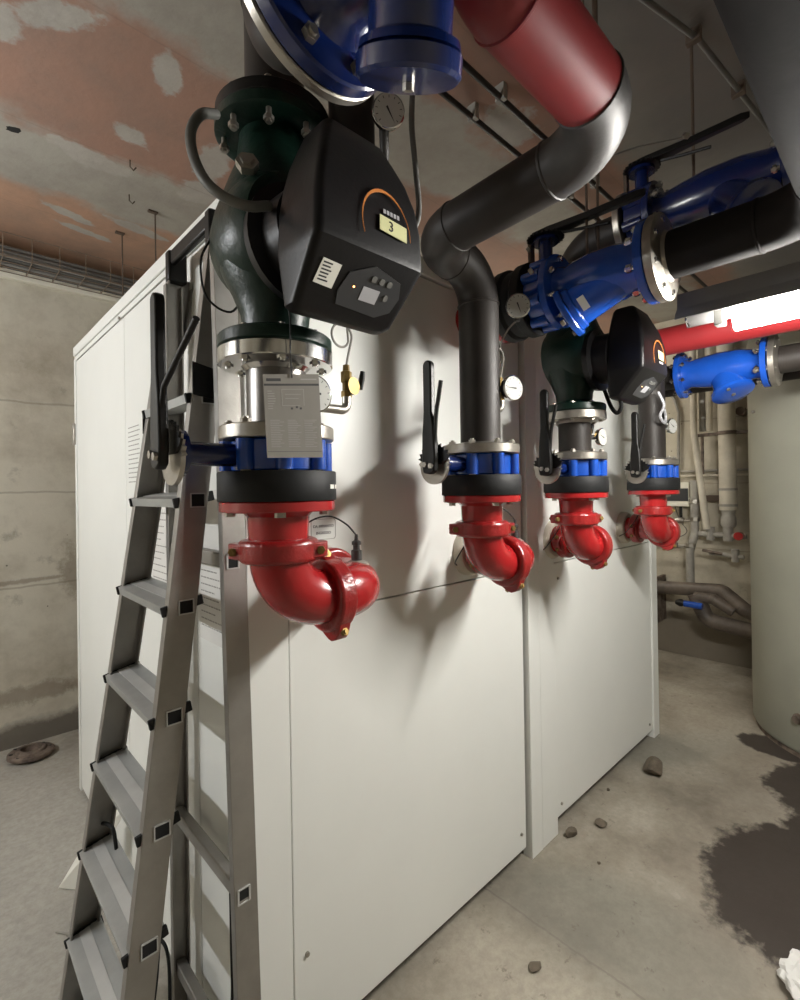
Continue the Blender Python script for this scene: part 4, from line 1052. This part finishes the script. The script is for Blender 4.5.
a = math.radians(150); p = V((3.94+.6*math.cos(a), .166+.6*math.sin(a), .22))
obj('drain_fitting', MB().lathe(p-V((-.04, .02, 0)), (math.cos(a), math.sin(a), 0), [(0, .03), (.05, .03), (.05, .02), (.07, .02)], 18), 'rust', tk)

# ------------------------------------------------------------------ far wall pipework (X ~ 4.8)
def wpipe(nm, label, pts, r, m, R=None, cat='pipe'):
    t = thing(nm, label, cat, pts[0])
    R = R if R is not None else r*1.6
    for k, p in arc_join(pts, R, 10): obj('elbow' if k == 'e' else 'straight_pipe', MB().tube(p, r, 20), m, t)
    return t
t = wpipe('insulated_pipe', 'thick white lagged vertical pipe on the far wall beside the tank', [(4.72, 1.075, 1.30), (4.72, 1.075, 2.95)], .062, 'insul')
for zz in (1.33, 1.46): obj('lagging_band', MB().lathe((4.72, 1.075, zz), (0, 0, 1), [(0, .063), (0, .067), (.02, .067), (.02, .063)], 24), 'galv', t)
obj('lower_joint', MB().lathe((4.72, 1.075, 1.16), (0, 0, 1), [(0, .045), (.02, .055), (.08, .055), (.10, .045), (.14, .05)], 24), 'galv', t)
t = thing('pipe_clamp', 'rusty clamp bracket holding the thick white pipe to the far wall', 'clamp', (4.72, 1.075, 1.93))
mb = MB().lathe((4.72, 1.075, 1.915), (0, 0, 1), [(0, .064), (0, .070), (.03, .070), (.03, .064)], 24); mb.bb(4.70, 4.74, .90, 1.01, 1.915, 1.94); mb.bb(4.70, 4.74, 1.14, 1.30, 1.915, 1.94)
obj('band', mb, 'rust', t)
wpipe('wall_pipe', 'pale slim pipe slanting down the far wall, left of the thick white one', [(4.68, 1.305, 2.9), (4.68, 1.305, 1.95), (4.66, 1.215, 1.14)], .026, 'insul', .3)
wpipe('wall_pipe', 'pale slim pipe beside the slanting one, ending at the rusty clamp', [(4.74, 1.255, 1.96), (4.74, 1.255, 2.95)], .024, 'galv')
wpipe('wall_pipe', 'pale slim pipe just left of the thick white one, ending at the clamp', [(4.74, 1.205, 1.96), (4.74, 1.19, 2.95)], .024, 'insul')
t = wpipe('wall_pipe', 'thin rusty pipe on the far wall below the slim pale pipes', [(4.78, 1.27, 1.92), (4.78, 1.27, 1.60)], .012, 'rust')
t = wpipe('wall_pipe', 'grey riser pipe with an offset bend, joining the heavy pipes near the floor', [(4.70, 1.315, 1.55), (4.70, 1.315, 1.10), (4.66, 1.345, .95), (4.66, 1.345, .60)], .032, 'galv', .05)
for zz in (1.20, 1.35, .98): obj('threaded_joint', MB().lathe((4.70 if zz > 1 else 4.665, 1.315 if zz > 1 else 1.34, zz), (0, 0, 1), [(0, .034), (.004, .040), (.036, .040), (.04, .034)], 8), 'zinc', t)
t = wpipe('heavy_pipe', 'joined heavy brown pipes with thick bends low on the far wall beside the tank', [(4.60, 1.95, .60), (4.60, 1.10, .655), (4.52, .93, .54), (4.52, .80, .50)], .056, 'brownpipe', .09)
for P_, r__, R__ in (([(4.52, 1.27, .62), (4.52, 1.19, .42), (4.52, .70, .37)], .060, .10), ([(4.50, 1.27, .60), (4.50, 1.14, .60), (4.50, 1.00, .52)], .042, .05)):
    for k, p in arc_join(P_, R__, 10): obj('elbow' if k == 'e' else 'straight_pipe', MB().tube(p, r__, 20), 'brownpipe', t)
tag(obj('pipe_bracket', MB().bb(4.62, 4.85, 1.60, 1.625, .30, .70).bb(4.56, 4.85, 1.60, 1.625, .62, .66), 'rust', bevel=.003), 'rusty bracket under the heavy brown pipe at the far wall', 'bracket')
def ballvalve(label, y0, y1, z, x=4.72, blue=True, lever=True):
    t = thing('ball_valve', label, 'valve', (x, (y0+y1)/2, z))
    mb = MB().lathe((x, y0, z), (0, -1 if y1 < y0 else 1, 0), [(0, .012), (abs(y1-y0)*.25, .012), (abs(y1-y0)*.27, .024), (abs(y1-y0)*.38, .028), (abs(y1-y0)*.5, .030), (abs(y1-y0)*.62, .024), (abs(y1-y0)*.65, .012), (abs(y1-y0), .012)], 16)
    obj('body', mb, 'brass' if blue is None else 'zinc', t)
    if lever: obj('handle', MB().bb(x-.012, x, (y0+y1)/2-.012, (y0+y1)/2+.012, z+.02, z+.12), 'blackpaint' if not blue else 'blue', t, bevel=.003)
    return t
ballvalve('small ball valve with black upright handle beside the farthest red elbow', 1.52, 1.33, 1.205, blue=False)
ballvalve('small valve with black handle on the thin pipe below the farthest red elbow', 1.60, 1.37, .985, blue=False)
t = thing('ball_valve', 'small tap with bright blue grip at the far wall, left of the others', 'valve', (4.72, 1.68, 1.0))
obj('body', MB().tube([(4.72, 1.66, .995), (4.72, 1.60, .99), (4.72, 1.40, .97)], .011, 12), 'zinc', t)
obj('grip', MB().tube([(4.71, 1.74, 1.005), (4.71, 1.66, 1.0)], .017, 12), 'blue', t)
t = thing('drain_valve', 'bright blue handled drain valve low on the far wall', 'valve', (4.445, 1.30, .545))
obj('grip', MB().tube([(4.445, 1.33, .545), (4.445, 1.20, .54)], .026, 14), 'blue', t)
obj('body', MB().lathe((4.445, 1.395, .547), (0, -1, 0), [(0, .016), (.03, .03), (.05, .03), (.07, .014), (.09, .014)], 14), 'blackpaint', t)
t = thing('manifold', 'cluster of small pipe fittings with a red cap below the thick white pipe', 'pipe fitting', (4.68, 1.08, 1.08))
mb = MB().tube([(4.70, 1.30, 1.10), (4.70, .95, 1.09)], .022, 14); mb.cyl((4.70, 1.20, 1.05), (4.70, 1.20, 1.16), .03); mb.cyl((4.70, 1.075, 1.05), (4.70, 1.075, 1.17), .035)
mb.tube([(4.66, 1.20, .95), (4.66, .96, .93)], .018, 12); mb.cyl((4.66, 1.02, .89), (4.66, 1.02, .99), .028)
obj('fittings', mb, 'galv', t)
obj('red_cap', MB().cyl((4.66, .985, 1.10), (4.60, .985, 1.10), .032), 'red', t)
obj('lever', MB().tube([(4.62, 1.24, .97), (4.62, 1.10, .95)], .012, 10), 'rust', t)
# controller box, conduits
t = thing('control_box', 'cream box with dark grey middle on the far wall, right of the farthest riser', 'control box', (4.77, 1.50, 1.42))
obj('case', MB().bb(4.735, 4.85, 1.365, 1.66, 1.325, 1.535), 'white_plastic', t, bevel=.004)
obj('dark_front', MB().bb(4.728, 4.76, 1.372, 1.655, 1.372, 1.482), 'panelgrey', t, bevel=.003)
wpipe('wall_conduit', 'thin grey conduit curving down the far wall to the cream control box', [(4.82, 1.62, 2.36), (4.82, 1.50, 2.30), (4.82, 1.46, 2.15), (4.82, 1.475, 1.54)], .012, 'galv', .06)
for i, zz in enumerate((1.63, 1.59)):
    wpipe('wall_conduit', ('upper' if i == 0 else 'lower')+' of two parallel thin conduits crossing the far wall', [(4.82, 1.45, zz), (4.82, .78, zz)], .010, 'insul' if i else 'galv')
tag(obj('thin_wire', MB().tube(smooth_path([(4.3, 1.75, 1.09), (4.5, 1.62, 1.05), (4.7, 1.5, 1.04), (4.78, 1.40, 1.10), (4.80, 1.46, 1.20), (4.8, 1.5, 1.33)], 6), .004, 6), 'cable'), 'thin dark wire sagging across the far wall below the control box', 'wire')
tag(obj('wall_bracket', MB().bb(4.76, 4.85, 1.10, 1.25, 1.37, 1.42).bb(4.78, 4.85, 1.08, 1.11, 1.30, 1.45), 'brown', bevel=.003), 'dark bracket on the far wall behind the thick white pipe', 'bracket')
tag(obj('pipe_stub', MB().cyl((4.85, .985, 2.10), (4.74, .985, 2.10), .035), 'brown'), 'dark pipe stub sticking out of the far wall near the top of the tank', 'pipe')

# ------------------------------------------------------------------ things on the floor
t = thing('loose_flange', 'round rusty pipe flange lying on the floor by the left wall', 'flange', (.41, 3.55, 0))
u0 = .03
obj('disc', MB().lathe((.41, 3.55, .012), (.05, .03, 1), [(0, .052), (0, .108), (.004, .112), (.020, .112), (.024, .108), (.028, .076), (.040, .070), (.040, .052)], 40, closed=True), 'rust', t)
for k in range(8):
    a = 2*PI*k/8; obj('bolt_hole', MB().lathe((.41+0.092*math.cos(a), 3.55+.092*math.sin(a), .0385-.005*math.cos(a)), (.05, .03, 1), [(0, .010), (.0008, .010)], 12), 'mouth', t)
def rock(label, x, y, r, hgt, seed, m='rock', nm='rubble_lump'):
    bm = bmesh.new(); bmesh.ops.create_icosphere(bm, subdivisions=3, radius=1)
    rnd = random.Random(seed); ph = [(V((rnd.uniform(-1, 1), rnd.uniform(-1, 1), rnd.uniform(-1, 1))).normalized(), rnd.uniform(.55, .9)) for _ in range(9)]
    vs = []
    for v in bm.verts:
        p = v.co.copy()
        for nrm, d in ph:
            e = p.dot(nrm)-d
            if e > 0: p -= nrm*e
        vs.append(V((x+p.x*r, y+p.y*r*.8, max(0, hgt*.45+p.z*hgt*.6))))
    fs = [tuple(v.index for v in f.verts) for f in bm.faces]; bm.free()
    return tag(obj(nm, MB().add(vs, fs), m, angle=25), label, 'rubble')
rock('large brown lump of rubble on the floor near the enclosure corner', 2.72, .975, .062, .085, 1)
rock('small dark lump of rubble closest to the foot of the enclosure', 1.99, 1.055, .032, .036, 2)
rock('small brown lump of rubble between the dark one and the aisle', 2.15, .995, .033, .022, 3)
rock('flat brown crumb on the pale floor in the lower foreground', 1.36, .845, .027, .014, 4)
rock('tiny pebble on the floor left of the large lump', 2.42, 1.08, .011, .012, 5)
rock('tiny pebble on the floor below the small brown lump', 1.92, .90, .009, .008, 6)
t = MB(); bm = bmesh.new(); bmesh.ops.create_icosphere(bm, subdivisions=4, radius=1); vs = []
rnd = random.Random(12); dirs = [(V((rnd.uniform(-1, 1), rnd.uniform(-1, 1), rnd.uniform(-1, 1))).normalized(), rnd.uniform(4, 9), rnd.uniform(0, 6)) for _ in range(9)]
for v in bm.verts:
    s = 1+.11*sum(abs(math.sin(v.co.dot(d)*f+p))-.6 for d, f, p in dirs)
    vs.append(V((1.86+v.co.x*.075*s, .245+v.co.y*.06*s, max(.001, .035+v.co.z*.045*s))))
fs = [tuple(v.index for v in f.verts) for f in bm.faces]; bm.free()
tag(obj('crumpled_tissue', MB().add(vs, fs), 'paper', angle=20), 'crumpled white tissue on the floor at the bottom right edge', 'tissue')
# white offcut sheet standing behind the ladder
mb = MB().add([(.342, 2.285, .004), (.400, 2.215, .004), (.535, 2.00, .40), (.520, 2.12, .40), (.346, 2.289, .004), (.404, 2.219, .004), (.539, 2.004, .40), (.524, 2.124, .40)],
    [(0, 1, 2, 3), (7, 6, 5, 4), (0, 4, 5, 1), (1, 5, 6, 2), (2, 6, 7, 3), (3, 7, 4, 0)])
tag(obj('sheet_offcut', mb, 'label', smooth=False), 'white sheet offcut leaning on the enclosure behind the stepladder feet', 'offcut')
t = thing('loose_screw', 'loose screw lying on the floor left of the stepladder', 'screw', (.33, 2.02, .005))
obj('shank', MB().cyl((.33, 2.02, .006), (.30, 2.06, .006), .003, n=8), 'galv', t); obj('screw_head', MB().cyl((.333, 2.016, .006), (.328, 2.022, .006), .007, n=10), 'galv', t)

# ------------------------------------------------------------------ world & view
w = bpy.data.worlds.new('world'); scene.world = w; w.use_nodes = True
w.node_tree.nodes['Background'].inputs[0].default_value = (0.05, 0.05, 0.055, 1); w.node_tree.nodes['Background'].inputs[1].default_value = 0.2
vs_ = scene.view_settings; vs_.view_transform = 'Standard'; vs_.look = 'None'; vs_.gamma = 1; vs_.use_curve_mapping = False
vs_.exposure = 0.47
